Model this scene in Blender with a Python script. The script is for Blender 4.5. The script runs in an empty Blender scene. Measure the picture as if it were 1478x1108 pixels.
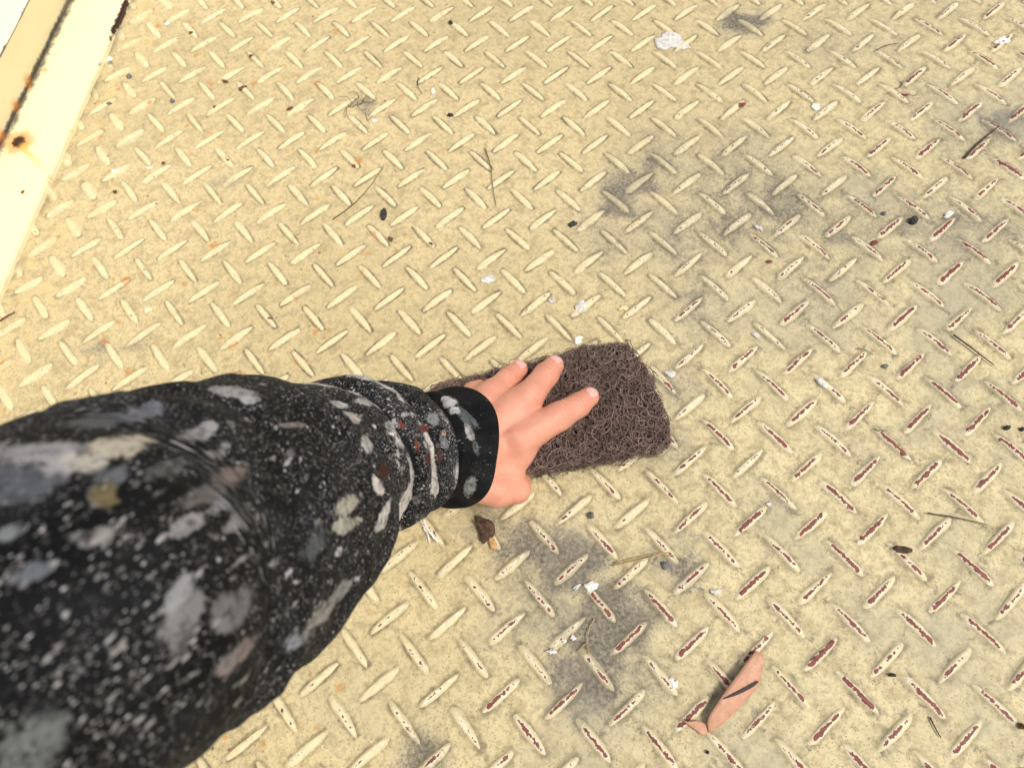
import bpy, math, random
import numpy as np
from mathutils import Vector, Matrix

random.seed(7)
RNG = np.random.default_rng(11)
scene = bpy.context.scene

# ------------------------------------------------------------------ camera
S = 0.042                      # pitch of the raised tread pattern in metres
X0, X1 = -15.46 * S, -17.1 * S    # foot of the steel flange, and of the upright behind it
ASP = 1.03912817               # the pattern is slightly longer one way
F_PX, W_PX, H_PX = 1097.8, 1478.0, 1108.0
_r = np.array([-0.43958559, 0.09839161, 0.07048996])
_t = np.array([4.53590611, -2.3459051, 15.19647224]) * S
_th = np.linalg.norm(_r); _k = _r / _th
_K = np.array([[0, -_k[2], _k[1]], [_k[2], 0, -_k[0]], [-_k[1], _k[0], 0]])
R = np.eye(3) + math.sin(_th) * _K + (1 - math.cos(_th)) * _K @ _K
D3 = np.diag([1.0, -1.0, -1.0])
CAM = D3 @ (-R.T @ _t)
AX = (D3 @ R.T)                # columns: right, down, forward in world axes


def at(px, py, z=0.0):
    d = AX @ np.array([(px - 739) / F_PX, (py - 554) / F_PX, 1.0])
    return CAM + d * ((z - CAM[2]) / d[2])


def cam_pt(px, py, depth):
    return CAM + AX @ np.array([(px - 739) / F_PX * depth, (py - 554) / F_PX * depth, depth])


def project(p):
    q = (np.asarray(p) - CAM) @ AX
    return q[..., 0] / q[..., 2] * F_PX + 739, q[..., 1] / q[..., 2] * F_PX + 554, q[..., 2]


cam_data = bpy.data.cameras.new('camera')
cam = bpy.data.objects.new('camera', cam_data)
scene.collection.objects.link(cam)
m = Matrix.Identity(4)
for i in range(3):
    m[i][0] = AX[i, 0]; m[i][1] = -AX[i, 1]; m[i][2] = -AX[i, 2]; m[i][3] = CAM[i]
cam.matrix_world = m
cam_data.sensor_width = 36.0
cam_data.lens = F_PX / W_PX * 36.0
cam_data.clip_start = 0.005
cam_data.clip_end = 100.0
cam_data.dof.use_dof = True
cam_data.dof.focus_distance = 0.55
cam_data.dof.aperture_fstop = 9.0
scene.camera = cam

# ------------------------------------------------------------------ light
SUN_EL, SUN_AZ = math.radians(58), math.radians(-20)      # soft sun from the right of the picture
world = bpy.data.worlds.new('World'); scene.world = world
world.use_nodes = True
wn = world.node_tree
sky = wn.nodes.new('ShaderNodeTexSky'); sky.sky_type = 'NISHITA'
sky.sun_disc = False; sky.sun_elevation = SUN_EL
sky.sun_rotation = math.radians(90) - SUN_AZ
sky.air_density = 1.0; sky.dust_density = 4.0; sky.ozone_density = 0.6
bg = wn.nodes['Background']
wn.links.new(sky.outputs[0], bg.inputs[0])
bg.inputs[1].default_value = 0.10
sun_data = bpy.data.lights.new('sun', 'SUN')
sun_data.energy = 2.1; sun_data.angle = math.radians(14); sun_data.color = (1.0, 0.93, 0.82)
sun = bpy.data.objects.new('sun', sun_data); scene.collection.objects.link(sun)
_sd = Vector((math.cos(SUN_EL) * math.cos(SUN_AZ), math.cos(SUN_EL) * math.sin(SUN_AZ), math.sin(SUN_EL)))
sun.rotation_euler = _sd.to_track_quat('Z', 'Y').to_euler()
vs = scene.view_settings
vs.view_transform = 'Standard'; vs.look = 'None'; vs.gamma = 1.0; vs.use_curve_mapping = False
vs.exposure = 0.34

# ------------------------------------------------------------------ helpers
def tag(o, label=None, cat=None, group=None, kind=None):
    if label: o['label'] = label
    if cat: o['category'] = cat
    if group: o['group'] = group
    if kind: o['kind'] = kind
    return o


def link(o, parent=None):
    scene.collection.objects.link(o)
    if parent is not None:
        o.parent = parent                       # shapes are written in world metres: undo the thing's own offset
        root = parent
        while root.parent is not None: root = root.parent
        if root is parent: o.location = -root.location
    return o


def mesh_from(name, verts, faces, mat=None, smooth=True):
    me = bpy.data.meshes.new(name)
    verts = np.asarray(verts, dtype=np.float32)
    if isinstance(faces, np.ndarray):
        nf, k = faces.shape
        me.vertices.add(len(verts)); me.vertices.foreach_set('co', verts.ravel())
        me.loops.add(nf * k); me.loops.foreach_set('vertex_index', faces.astype(np.int32).ravel())
        me.polygons.add(nf)
        me.polygons.foreach_set('loop_start', np.arange(0, nf * k, k, dtype=np.int32))
        me.update(calc_edges=True)
    else:
        me.from_pydata(verts.tolist(), [], [list(map(int, f)) for f in faces])
    me.polygons.foreach_set('use_smooth', [smooth] * len(me.polygons))
    if mat: me.materials.append(mat)
    me.validate()
    return me


def obj(name, me, parent=None):
    return link(bpy.data.objects.new(name, me), parent)


def empty(name, loc):
    e = bpy.data.objects.new(name, None); e.location = Vector(loc); e.empty_display_size = 0.02
    return link(e)


def vnoise(p, seed=0):
    """smooth value noise of points (N,3) in 0..1"""
    p = np.asarray(p, dtype=np.float64)
    i = np.floor(p).astype(np.int64); f = p - i; f = f * f * (3 - 2 * f)

    def h(a):
        n = (a[..., 0] * 73856093) ^ (a[..., 1] * 19349663) ^ (a[..., 2] * 83492791) ^ (seed * 2654435)
        n = (n ^ (n >> 13)) * 1274126177
        n = n & 0x7fffffff
        return ((n ^ (n >> 16)) & 0xffff) / 65535.0
    out = 0
    for dx in (0, 1):
        for dy in (0, 1):
            for dz in (0, 1):
                w = (f[..., 0] if dx else 1 - f[..., 0]) * (f[..., 1] if dy else 1 - f[..., 1]) * (f[..., 2] if dz else 1 - f[..., 2])
                out = out + w * h(i + np.array([dx, dy, dz]))
    return out


# ------------------------------------------------------------------ node shorthand
class NT:
    def __init__(self, name):
        self.m = bpy.data.materials.new(name); self.m.use_nodes = True
        self.t = self.m.node_tree
        self.b = self.t.nodes['Principled BSDF']
        self._pos = None

    def new(self, kind, **kw):
        n = self.t.nodes.new(kind)
        for k, v in kw.items(): setattr(n, k, v)
        return n

    def put(self, sock, v):
        if isinstance(v, bpy.types.NodeSocket): self.t.links.new(v, sock)
        elif v is not None: sock.default_value = v

    def pos(self):
        if self._pos is None: self._pos = self.new('ShaderNodeNewGeometry').outputs['Position']
        return self._pos

    def objco(self):
        return self.new('ShaderNodeTexCoord').outputs['Object']

    def xyz(self, v):
        n = self.new('ShaderNodeSeparateXYZ'); self.put(n.inputs[0], v); return n.outputs[0], n.outputs[1], n.outputs[2]

    def m2(self, op, a, b=None, c=None, clamp=False):
        n = self.new('ShaderNodeMath', operation=op, use_clamp=clamp)
        self.put(n.inputs[0], a); self.put(n.inputs[1], b); self.put(n.inputs[2], c)
        return n.outputs[0]

    def add(self, a, b): return self.m2('ADD', a, b)
    def sub(self, a, b): return self.m2('SUBTRACT', a, b)
    def mul(self, a, b): return self.m2('MULTIPLY', a, b)
    def div(self, a, b): return self.m2('DIVIDE', a, b)
    def mx(self, a, b): return self.m2('MAXIMUM', a, b)
    def mn(self, a, b): return self.m2('MINIMUM', a, b)

    def step(self, x, lo, hi, a=0.0, b=1.0):
        n = self.new('ShaderNodeMapRange', interpolation_type='SMOOTHSTEP', clamp=True)
        self.put(n.inputs[0], x); self.put(n.inputs[1], lo); self.put(n.inputs[2], hi)
        self.put(n.inputs[3], a); self.put(n.inputs[4], b)
        return n.outputs[0]

    def noise(self, scale, detail=3.0, rough=0.55, vec=None, dist=0.0):
        n = self.new('ShaderNodeTexNoise')
        self.put(n.inputs['Vector'], vec if vec is not None else self.pos())
        n.inputs['Scale'].default_value = scale; n.inputs['Detail'].default_value = detail
        n.inputs['Roughness'].default_value = rough; n.inputs['Distortion'].default_value = dist
        return n.outputs[0]

    def voro(self, scale, vec=None, feature='F1', out='Distance', rnd=1.0):
        n = self.new('ShaderNodeTexVoronoi', feature=feature)
        self.put(n.inputs['Vector'], vec if vec is not None else self.pos())
        n.inputs['Scale'].default_value = scale; n.inputs['Randomness'].default_value = rnd
        return n.outputs[out], n.outputs['Color']

    def mix(self, fac, a, b):
        n = self.new('ShaderNodeMix', data_type='RGBA')
        self.put(n.inputs[0], fac)
        self.put(n.inputs[6], a if isinstance(a, bpy.types.NodeSocket) else (*a, 1.0))
        self.put(n.inputs[7], b if isinstance(b, bpy.types.NodeSocket) else (*b, 1.0))
        return n.outputs[2]

    def vadd(self, v, off):
        n = self.new('ShaderNodeVectorMath', operation='ADD'); self.put(n.inputs[0], v); n.inputs[1].default_value = off
        return n.outputs[0]

    def vscale(self, v, sc):
        n = self.new('ShaderNodeVectorMath', operation='MULTIPLY'); self.put(n.inputs[0], v); n.inputs[1].default_value = sc
        return n.outputs[0]

    def dist(self, v, p):
        n = self.new('ShaderNodeVectorMath', operation='DISTANCE'); self.put(n.inputs[0], v); n.inputs[1].default_value = p
        return n.outputs['Value']

    def attr(self, name):
        n = self.new('ShaderNodeAttribute', attribute_name=name); return n

    def bump(self, h, strength=0.3, distance=0.001, nrm=None):
        n = self.new('ShaderNodeBump'); n.inputs['Strength'].default_value = strength; n.inputs['Distance'].default_value = distance
        self.put(n.inputs['Height'], h)
        if nrm is not None: self.put(n.inputs['Normal'], nrm)
        return n.outputs[0]

    def out(self, color=None, rough=None, normal=None, **kw):
        if color is not None: self.put(self.b.inputs['Base Color'], color if isinstance(color, bpy.types.NodeSocket) else (*color, 1.0))
        if rough is not None: self.put(self.b.inputs['Roughness'], rough)
        if normal is not None: self.put(self.b.inputs['Normal'], normal)
        for k, v in kw.items(): self.put(self.b.inputs[k.replace('_', ' ')], v)
        return self.m


def plain(name, col, rough=0.6, var=0.25, scale=300.0):
    n = NT(name)
    x = n.noise(scale, 4.0)
    c = n.mix(n.step(x, .3, .7), tuple(v * (1 - var) for v in col), tuple(min(1, v * (1 + var)) for v in col))
    return n.out(c, rough, n.bump(n.noise(scale * 3, 3.0), .4, .0004))


# ------------------------------------------------------------------ painted steel
def lattice(n):
    x, y, z = n.xyz(n.pos())
    return n.div(x, S), n.div(y, -S * ASP), x, y, z


def tread_coords(n, u, v):
    """along / across of the nearest raised bar (both families) in metres, plus elliptical distance"""
    res = []
    for off, sgn in ((0.0, 1.0), (0.5, -1.0)):
        fu = n.sub(n.m2('FRACT', n.add(u, 0.5 + off)), 0.5)
        fv = n.mul(n.sub(n.m2('FRACT', n.add(v, 0.5 + off)), 0.5), ASP)
        al = n.mul(n.m2('MULTIPLY_ADD', fv, -sgn, fu), S * 0.70711)
        ac = n.mul(n.m2('MULTIPLY_ADD', fv, sgn, fu), S * 0.70711)
        d = n.m2('SQRT', n.add(n.m2('POWER', n.m2('ABSOLUTE', n.div(ac, 0.0031)), 2.0), n.m2('POWER', n.m2('ABSOLUTE', n.div(al, 0.0160)), 2.0)))
        aa = n.m2('ABSOLUTE', al)
        sd = n.mx(n.sub(n.m2('ABSOLUTE', ac), n.m2('MULTIPLY_ADD', n.m2('POWER', n.div(aa, .0158), 2.0), -.0016, .0031)), n.sub(aa, .0155))
        res.append((al, ac, d, fv, sd))
    return res


DIRT = [(822, 822, 62, 1.0), (772, 792, 48, .8), (880, 905, 66, 1.0), (838, 985, 62, .9), (735, 775, 30, .6), (905, 268, 52, .8),
        (938, 225, 34, .7), (1120, 292, 100, .62), (1050, 330, 60, .6), (1195, 330, 60, .55), (1075, 34, 36, 1.0),
        (1448, 182, 46, .9), (985, 812, 46, .7), (610, 1088, 44, .7), (1320, 330, 46, .55), (905, 300, 38, .9),
        (520, 155, 24, .6), (140, 505, 26, .5), (205, 490, 24, .4), (1130, 240, 60, .45), (1080, 290, 150, .50), (1250, 310, 130, .42), (1000, 440, 90, .42), (1390, 200, 80, .45), (960, 230, 90, .5), (1180, 60, 90, .35), (1330, 140, 80, .35), (1380, 330, 130, .5), (1440, 430, 90, .4), (980, 340, 100, .5), (880, 335, 80, .42), (1180, 430, 110, .42), (1060, 250, 110, .5), (800, 860, 120, .5), (900, 980, 110, .45), (1460, 330, 50, .5),
        (940, 640, 60, .5), (980, 560, 46, .45), (1100, 740, 50, .35), (1250, 660, 60, .3), (700, 760, 46, .5), (330, 262, 24, .45), (1010, 410, 60, .45)]


def steel_paint(name, is_tread):
    n = NT(name)
    u, v, x, y, z = lattice(n)
    flat = n.new('ShaderNodeCombineXYZ'); n.put(flat.inputs[0], x); n.put(flat.inputs[1], y); flat.inputs[2].default_value = 0
    P = flat.outputs[0]
    big = n.noise(4.5, 3.0, .5, P); mid = n.noise(22, 4.0, .6, P); fine = n.noise(420, 3.0, .6, P); grit = n.noise(1300, 2.0, .6, P)
    # how chalky / worn the paint is: grows towards the walked-on right side
    wear = n.step(n.add(n.m2('MULTIPLY_ADD', v, 0.60, u), n.m2('MULTIPLY_ADD', mid, 4.0, -2.0)), -7.0, 5.0)
    # base paint colours
    tan = n.mix(n.step(big, .35, .65), (0.56, 0.470, 0.262), (0.64, 0.535, 0.302))
    chalk = n.mix(n.step(mid, .35, .65), (0.605, 0.545, 0.320), (0.72, 0.63, 0.375))
    col = n.mix(n.mul(wear, .8), tan, chalk)
    col = n.mix(n.step(n.noise(60, 5.0, .65, P), .52, .72, 0, .35), col, (0.48, 0.40, 0.21))
    tc = tread_coords(n, u, v)
    dmin = n.mn(tc[0][2], tc[1][2]); side = n.mn(tc[0][4], tc[1][4])
    if is_tread:
        pale = n.mix(wear, (0.74, 0.655, 0.405), (0.76, 0.69, 0.45))
        col = n.mix(n.m2('MULTIPLY_ADD', wear, -.55, .95), col, pale)
    m1 = n.noise(85, 6.0, .72, P, .5); m2_ = n.noise(230, 5.0, .7, P, .3)
    col = n.mix(n.step(m1, .44, .66, 0, .18 if is_tread else .70), col, (0.36, 0.295, 0.165))
    col = n.mix(n.step(m2_, .48, .66, 0, .18 if is_tread else .58), col, (0.32, 0.26, 0.135))
    ez = n.mul(n.step(x, X0 + .085, X0 + .015), n.step(n.noise(40, 5.0, .6, n.vadd(P, (1, 6, 0))), .42, .62))
    col = n.mix(n.mul(ez, .55), col, (0.68, 0.55, 0.27))
    eg = n.mul(n.step(n.add(x, n.mul(n.noise(90, 5.0, .7, P), .012)), X0 + .016, X0 + .004), n.step(n.noise(28, 4.0, .6, n.vadd(P, (8, 1, 0))), .44, .60))
    col = n.mix(n.mul(eg, .7), col, (0.16, 0.14, 0.10))
    # fine dark pitting in three sizes
    cover = n.step(n.noise(16, 5.0, .65, P), .36, .62)
    tk = .40 if is_tread else 1.0
    for sc, r0, r1, lo_, amt in ((520, .20, .36, .40, .62), (300, .15, .25, .50, .62), (150, .08, .14, .56, .75)):
        sp, _c = n.voro(sc, P)
        cx, cy, cz = n.xyz(_c)
        msk = n.step(n.add(sp, n.mul(cx, .10)), r0, r1, 1.0, 0.0)
        msk = n.mul(msk, n.step(n.add(cy, n.mul(cover, .35)), lo_ + .15, lo_ + .40))
        col = n.mix(n.mul(msk, amt * tk), col, (0.155, 0.112, 0.055))
    col = n.mix(n.step(fine, .50, .68, 0, .16 if is_tread else .46), col, (0.40, 0.315, 0.15))
    col = n.mix(n.step(grit, .5, .75, 0, .1 if is_tread else .3), col, (0.30, 0.235, 0.11))
    pale_m = n.step(n.noise(190, 4.0, .65, n.vadd(P, (2, 9, 0))), .55, .72, 0, .3)
    col = n.mix(pale_m, col, (0.76, 0.68, 0.45))
    # hair-fine scuffs
    for rot, k in (((30, 900, 0), .36), ((700, 60, 0), .28)):
        scf = n.noise(1.0, 2.0, .5, n.vscale(P, rot))
        col = n.mix(n.mul(n.step(scf, .66, .72, 0, k * .6), n.mul(wear, cover)), col, (0.22, 0.19, 0.13))
    # soot and grime patches
    dirt = None
    wz = n.new('ShaderNodeTexNoise'); wz.inputs['Scale'].default_value = 26; wz.inputs['Detail'].default_value = 5; n.put(wz.inputs['Vector'], P)
    wv = n.new('ShaderNodeVectorMath', operation='MULTIPLY_ADD'); n.put(wv.inputs[0], wz.outputs['Color']); wv.inputs[1].default_value = (.06, .06, 0)
    n.put(wv.inputs[2], n.vadd(P, (-.03, -.03, 0)))
    for (px, py, r, k) in DIRT:
        c = at(px, py, 0)
        rr = np.linalg.norm(at(px + r, py, 0) - c) * 1.65
        d = n.step(n.dist(wv.outputs[0], (c[0], c[1], 0)), 0, rr, k, 0.0)
        dirt = d if dirt is None else n.mx(dirt, d)
    dn = n.add(n.mul(n.noise(80, 8.0, .80, P, .8), .54), n.mul(n.noise(460, 4.0, .8, P), .46))
    near_bar = n.step(dmin, 1.1, 2.6, 1, 0)
    dmask = n.step(n.add(n.add(n.mul(dirt, .44), n.mul(n.mul(near_bar, dirt), .12)), dn), .66, .87)
    dsoft = n.mul(n.step(n.add(n.mul(dirt, .40), dn), .46, .84), n.step(dirt, .03, .4))
    col = n.mix(n.mul(dsoft, .25 if is_tread else .62), col, (0.255, 0.24, 0.195))
    ds = n.mul(n.mul(dmask, n.step(n.noise(330, 5.0, .75, n.vadd(P, (6, 3, 0))), .36, .62, .30, 1.0)), .36 if is_tread else .92)
    col = n.mix(ds, col, (0.085, 0.078, 0.068))
    # grey film over walked-on area
    film = n.mul(n.step(n.noise(9, 5.0, .62, P), .46, .68), wear)
    col = n.mix(n.mul(film, .14 if is_tread else .58), col, (0.37, 0.345, 0.25))
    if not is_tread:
        # grime along the foot of every raised bar, with the bar's shade painted in
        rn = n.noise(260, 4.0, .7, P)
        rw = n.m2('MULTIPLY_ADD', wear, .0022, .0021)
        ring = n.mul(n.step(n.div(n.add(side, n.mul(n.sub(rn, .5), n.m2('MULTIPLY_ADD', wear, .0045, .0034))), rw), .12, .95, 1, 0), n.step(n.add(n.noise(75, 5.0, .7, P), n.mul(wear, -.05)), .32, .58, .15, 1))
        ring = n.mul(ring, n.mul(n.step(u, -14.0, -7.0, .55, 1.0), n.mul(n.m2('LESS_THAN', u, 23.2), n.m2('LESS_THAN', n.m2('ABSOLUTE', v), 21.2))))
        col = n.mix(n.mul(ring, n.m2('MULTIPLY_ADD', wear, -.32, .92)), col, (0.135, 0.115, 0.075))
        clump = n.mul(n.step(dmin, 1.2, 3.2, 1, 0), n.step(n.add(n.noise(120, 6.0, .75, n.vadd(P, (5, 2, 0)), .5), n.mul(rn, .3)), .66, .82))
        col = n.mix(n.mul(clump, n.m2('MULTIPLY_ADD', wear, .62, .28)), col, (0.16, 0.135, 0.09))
    # rust freckles on the left
    rust = n.mul(n.step(n.noise(70, 3.0, .5, n.vadd(P, (3, 1, 0))), .625, .75), n.step(u, -4, -8, 0, 1))
    col = n.mix(n.mul(rust, .75), col, (0.50, 0.20, 0.035))
    rust2 = n.mul(n.step(n.noise(160, 3.0, .5, n.vadd(P, (7, 1, 0))), .69, .74), n.step(u, -4, -8, 0, 1))
    col = n.mix(n.mul(rust2, .8), col, (0.13, 0.055, 0.02))
    # white paint drips
    wp = n.mul(n.step(n.noise(60, 3.0, .6, n.vadd(P, (11, 5, 0))), .735, .76), n.step(n.noise(6, 1, .5, P), .45, .6))
    col = n.mix(n.mul(wp, .8), col, (0.78, 0.77, 0.76))
    rough = n.m2('MULTIPLY_ADD', mid, .2, .48)
    h = n.add(n.mul(fine, .6), n.add(n.mul(grit, .35), n.mul(n.noise(90, 4, .6, P), 1.2)))
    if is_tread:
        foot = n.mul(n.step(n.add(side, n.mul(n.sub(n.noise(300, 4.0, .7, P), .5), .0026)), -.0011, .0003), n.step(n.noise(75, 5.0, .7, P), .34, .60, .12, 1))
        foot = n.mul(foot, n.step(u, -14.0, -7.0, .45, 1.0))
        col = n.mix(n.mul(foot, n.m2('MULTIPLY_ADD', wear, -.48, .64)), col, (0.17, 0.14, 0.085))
        # paint rubbed through on the ridge: pale edge of undercoat, then red primer
        red = None; halo = None; drk = None
        for (al, ac, d, fv, sd_), ax in zip(tc, (1.0, 1.0)):
            ridge = n.step(n.m2('ABSOLUTE', ac), .0000, .0031, 1.0, 0.0)
            ends = n.step(n.m2('ABSOLUTE', al), .0105, .0148, 1.0, 0.0)
            inside = n.step(d, 1.05, 1.2, 1.0, 0.0)
            core = n.mul(n.mul(ridge, ends), inside)
            low = n.mul(fv, 0.55)
            red_v = n.add(core, low); red = red_v if red is None else n.mx(red, n.mul(red_v, inside))
            if halo is None: halo = core
            else: halo = n.mx(halo, core)
        cell = n.new('ShaderNodeTexWhiteNoise', noise_dimensions='2D')
        cb = n.new('ShaderNodeCombineXYZ')
        n.put(cb.inputs[0], n.m2('FLOOR', n.add(n.add(u, v), .5))); n.put(cb.inputs[1], n.m2('FLOOR', n.add(n.sub(u, v), .5)))
        n.put(cell.inputs['Vector'], cb.outputs[0])
        rub = n.noise(420, 4.0, .65, P); rub2 = n.noise(170, 2.0, .5, n.vadd(P, (4, 4, 0)))
        val = n.add(n.add(n.mul(red, .72), n.mul(rub, 1.45)), n.mul(rub2, .95))
        thr = n.add(n.m2('MULTIPLY_ADD', wear, -.57, 2.27), n.m2('MULTIPLY_ADD', cell.outputs[0], .26, -.13))
        halo_m = n.mul(n.step(n.sub(val, thr), -.30, -.10), n.step(wear, .2, .6))
        red_m = n.step(n.sub(val, thr), .0, .05)
        col = n.mix(n.mul(halo_m, n.step(rub2, .3, .7, .35, .85)), col, (0.82, 0.77, 0.62))
        redc = n.mix(n.step(n.noise(500, 2, .5, P), .45, .62), (0.145, 0.022, 0.02), (0.23, 0.040, 0.033))
        redc = n.mix(n.step(wear, .30, .75), (0.075, 0.05, 0.035), redc)
        col = n.mix(n.mul(red_m, .95), col, redc)
        h = n.sub(h, n.mul(red_m, 1.5))
    nrm = n.bump(h, .55, .0005)
    return n.out(col, rough, nrm, Specular_IOR_Level=.35)


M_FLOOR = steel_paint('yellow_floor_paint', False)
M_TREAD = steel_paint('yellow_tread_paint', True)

# floor sheet: a fine patch with slight unevenness inside a large plain sheet
def floor_mesh():
    xs = np.concatenate([[X0 - .12], np.linspace(X0 - .05, 0.62, 230), [1.2, 3.5]])
    ys = np.concatenate([[-3.5, -1.2], np.linspace(-.62, .55, 200), [1.2, 3.5]])
    gx, gy = np.meshgrid(xs, ys, indexing='ij')
    p = np.stack([gx, gy, 0 * gx], -1).reshape(-1, 3)
    z = (vnoise(p * np.array([18, 18, 1]), 3) - .5) * .0007 + (vnoise(p * np.array([70, 70, 1]), 5) - .5) * .0003
    # lumpy thick paint in the strip along the flange
    edge = np.clip(1 - (p[:, 0] - X0) / .10, 0, 1)
    z += edge * (vnoise(p * np.array([110, 110, 1]), 9) - .4) * .0016
    p[:, 2] = z
    nx, ny = len(xs), len(ys)
    i, j = np.meshgrid(np.arange(nx - 1), np.arange(ny - 1), indexing='ij')
    a = (i * ny + j).ravel()
    return mesh_from('floor', p, np.stack([a, a + ny, a + ny + 1, a + 1], 1), M_FLOOR)


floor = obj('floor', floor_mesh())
tag(floor, 'cream yellow painted steel floor with raised tread bars, worn to red on the right', kind='structure')

# one raised bar: almond outline, soft shoulders, rounded ridge
def tread_shape(L=.0158, Wd=.0028, Hh=.0016, seg=18, seed=0):
    rg = np.random.default_rng(seed)
    rings = [(1.16, -.0004), (1.0, .00025), (.80, .0009), (.52, .00138), (.2, .0016)]
    vv, ff = [], []
    jit = rg.normal(0, .07, seg)
    sk = rg.normal(0, .28, 2); bend = rg.normal(0, .0005)
    for k, (s, z) in enumerate(rings):
        for q in range(seg):
            t = 2 * math.pi * q / seg
            c, sn = math.cos(t), math.sin(t)
            x = L * c * (s if k < 2 else s ** .55)
            w = Wd * (1 - abs(c) ** 3.4) ** .62 * (1 if sn >= 0 else -1) * (1 + jit[q])
            w *= 1 + (sk[0] if sn >= 0 else sk[1]) * c
            vv.append((x, w * s + bend * (c * c - .5), z * Hh / .0016 * (1 - .25 * abs(c) ** 3)))
    n = len(vv); vv.append((0, 0, Hh * 1.0))
    for k in range(len(rings) - 1):
        for q in range(seg):
            a = k * seg + q; b = k * seg + (q + 1) % seg
            ff.append((a, b, b + seg, a + seg))
    base = (len(rings) - 1) * seg
    for q in range(seg): ff.append((base + q, base + (q + 1) % seg, n))
    return np.array(vv), ff


shapes = [tread_shape(seed=k, Wd=.0027 * w, Hh=.0023 * h) for k, (w, h) in enumerate([(1.1, 1), (1.24, .95), (.98, 1.05), (1.16, 1.0), (1.04, .9), (1.3, .92), (1.12, 1.1), (1.2, .85), (.94, 1.0), (1.15, .95)])]
shapes_soft = [tread_shape(seed=k + 9, Wd=.0029 * w, Hh=.0015 * h, L=.0156) for k, (w, h) in enumerate([(1.5, .8), (1.9, .7), (1.3, .9)])]
tread_me = [mesh_from('tread', v, f, M_TREAD) for v, f in shapes]
soft_me = [mesh_from('tread', v, f, M_TREAD) for v, f in shapes_soft]
spots = []
for i in range(-16, 24):
    for j in range(-22, 22):
        for off, ang in ((0.0, 1), (0.5, -1)):
            u, v = i + off, j + off
            x, y = u * S, -v * S * ASP
            if x < X0 - .012: continue
            spots.append((x, y, ang * math.atan2(1.0, 1.0 / 1.02)))
sp = np.array(spots)
su, sv, sd = project(np.c_[sp[:, :2], np.zeros(len(sp))])
vis = (su > -15) & (su < 1493) & (sv > -15) & (sv < 1123)
arm = (su < 690) & (sv > 610) & (sv < 1000 - .9 * (su - 390)) & (su < 560) | ((su < 300) & (sv > 600)) | ((su > 690) & (su < 930) & (sv > 540) & (sv < 640))
order = np.argsort(np.where(vis & ~arm, sd, 1e6))
named = set(order[:300].tolist())
rest_v, rest_f, nrest = [], [], 0
for k, (x, y, a) in enumerate(spots):
    near_edge = x < X0 + .075
    a2 = a + random.uniform(-.035, .035)
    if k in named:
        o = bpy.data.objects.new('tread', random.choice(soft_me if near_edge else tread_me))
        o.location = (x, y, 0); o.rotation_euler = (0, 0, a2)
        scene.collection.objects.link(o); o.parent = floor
    else:
        v, f = random.choice(shapes_soft if near_edge else shapes)
        c, s_ = math.cos(a2), math.sin(a2)
        b = nrest; nrest += len(v)
        rest_v.append(np.c_[v[:, 0] * c - v[:, 1] * s_ + x, v[:, 0] * s_ + v[:, 1] * c + y, v[:, 2]])
        rest_f += [tuple(i + b for i in q) for q in f]
o = obj('treads', mesh_from('treads', np.concatenate(rest_v), rest_f, M_TREAD)); o.parent = floor; o['kind'] = 'stuff'

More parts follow.
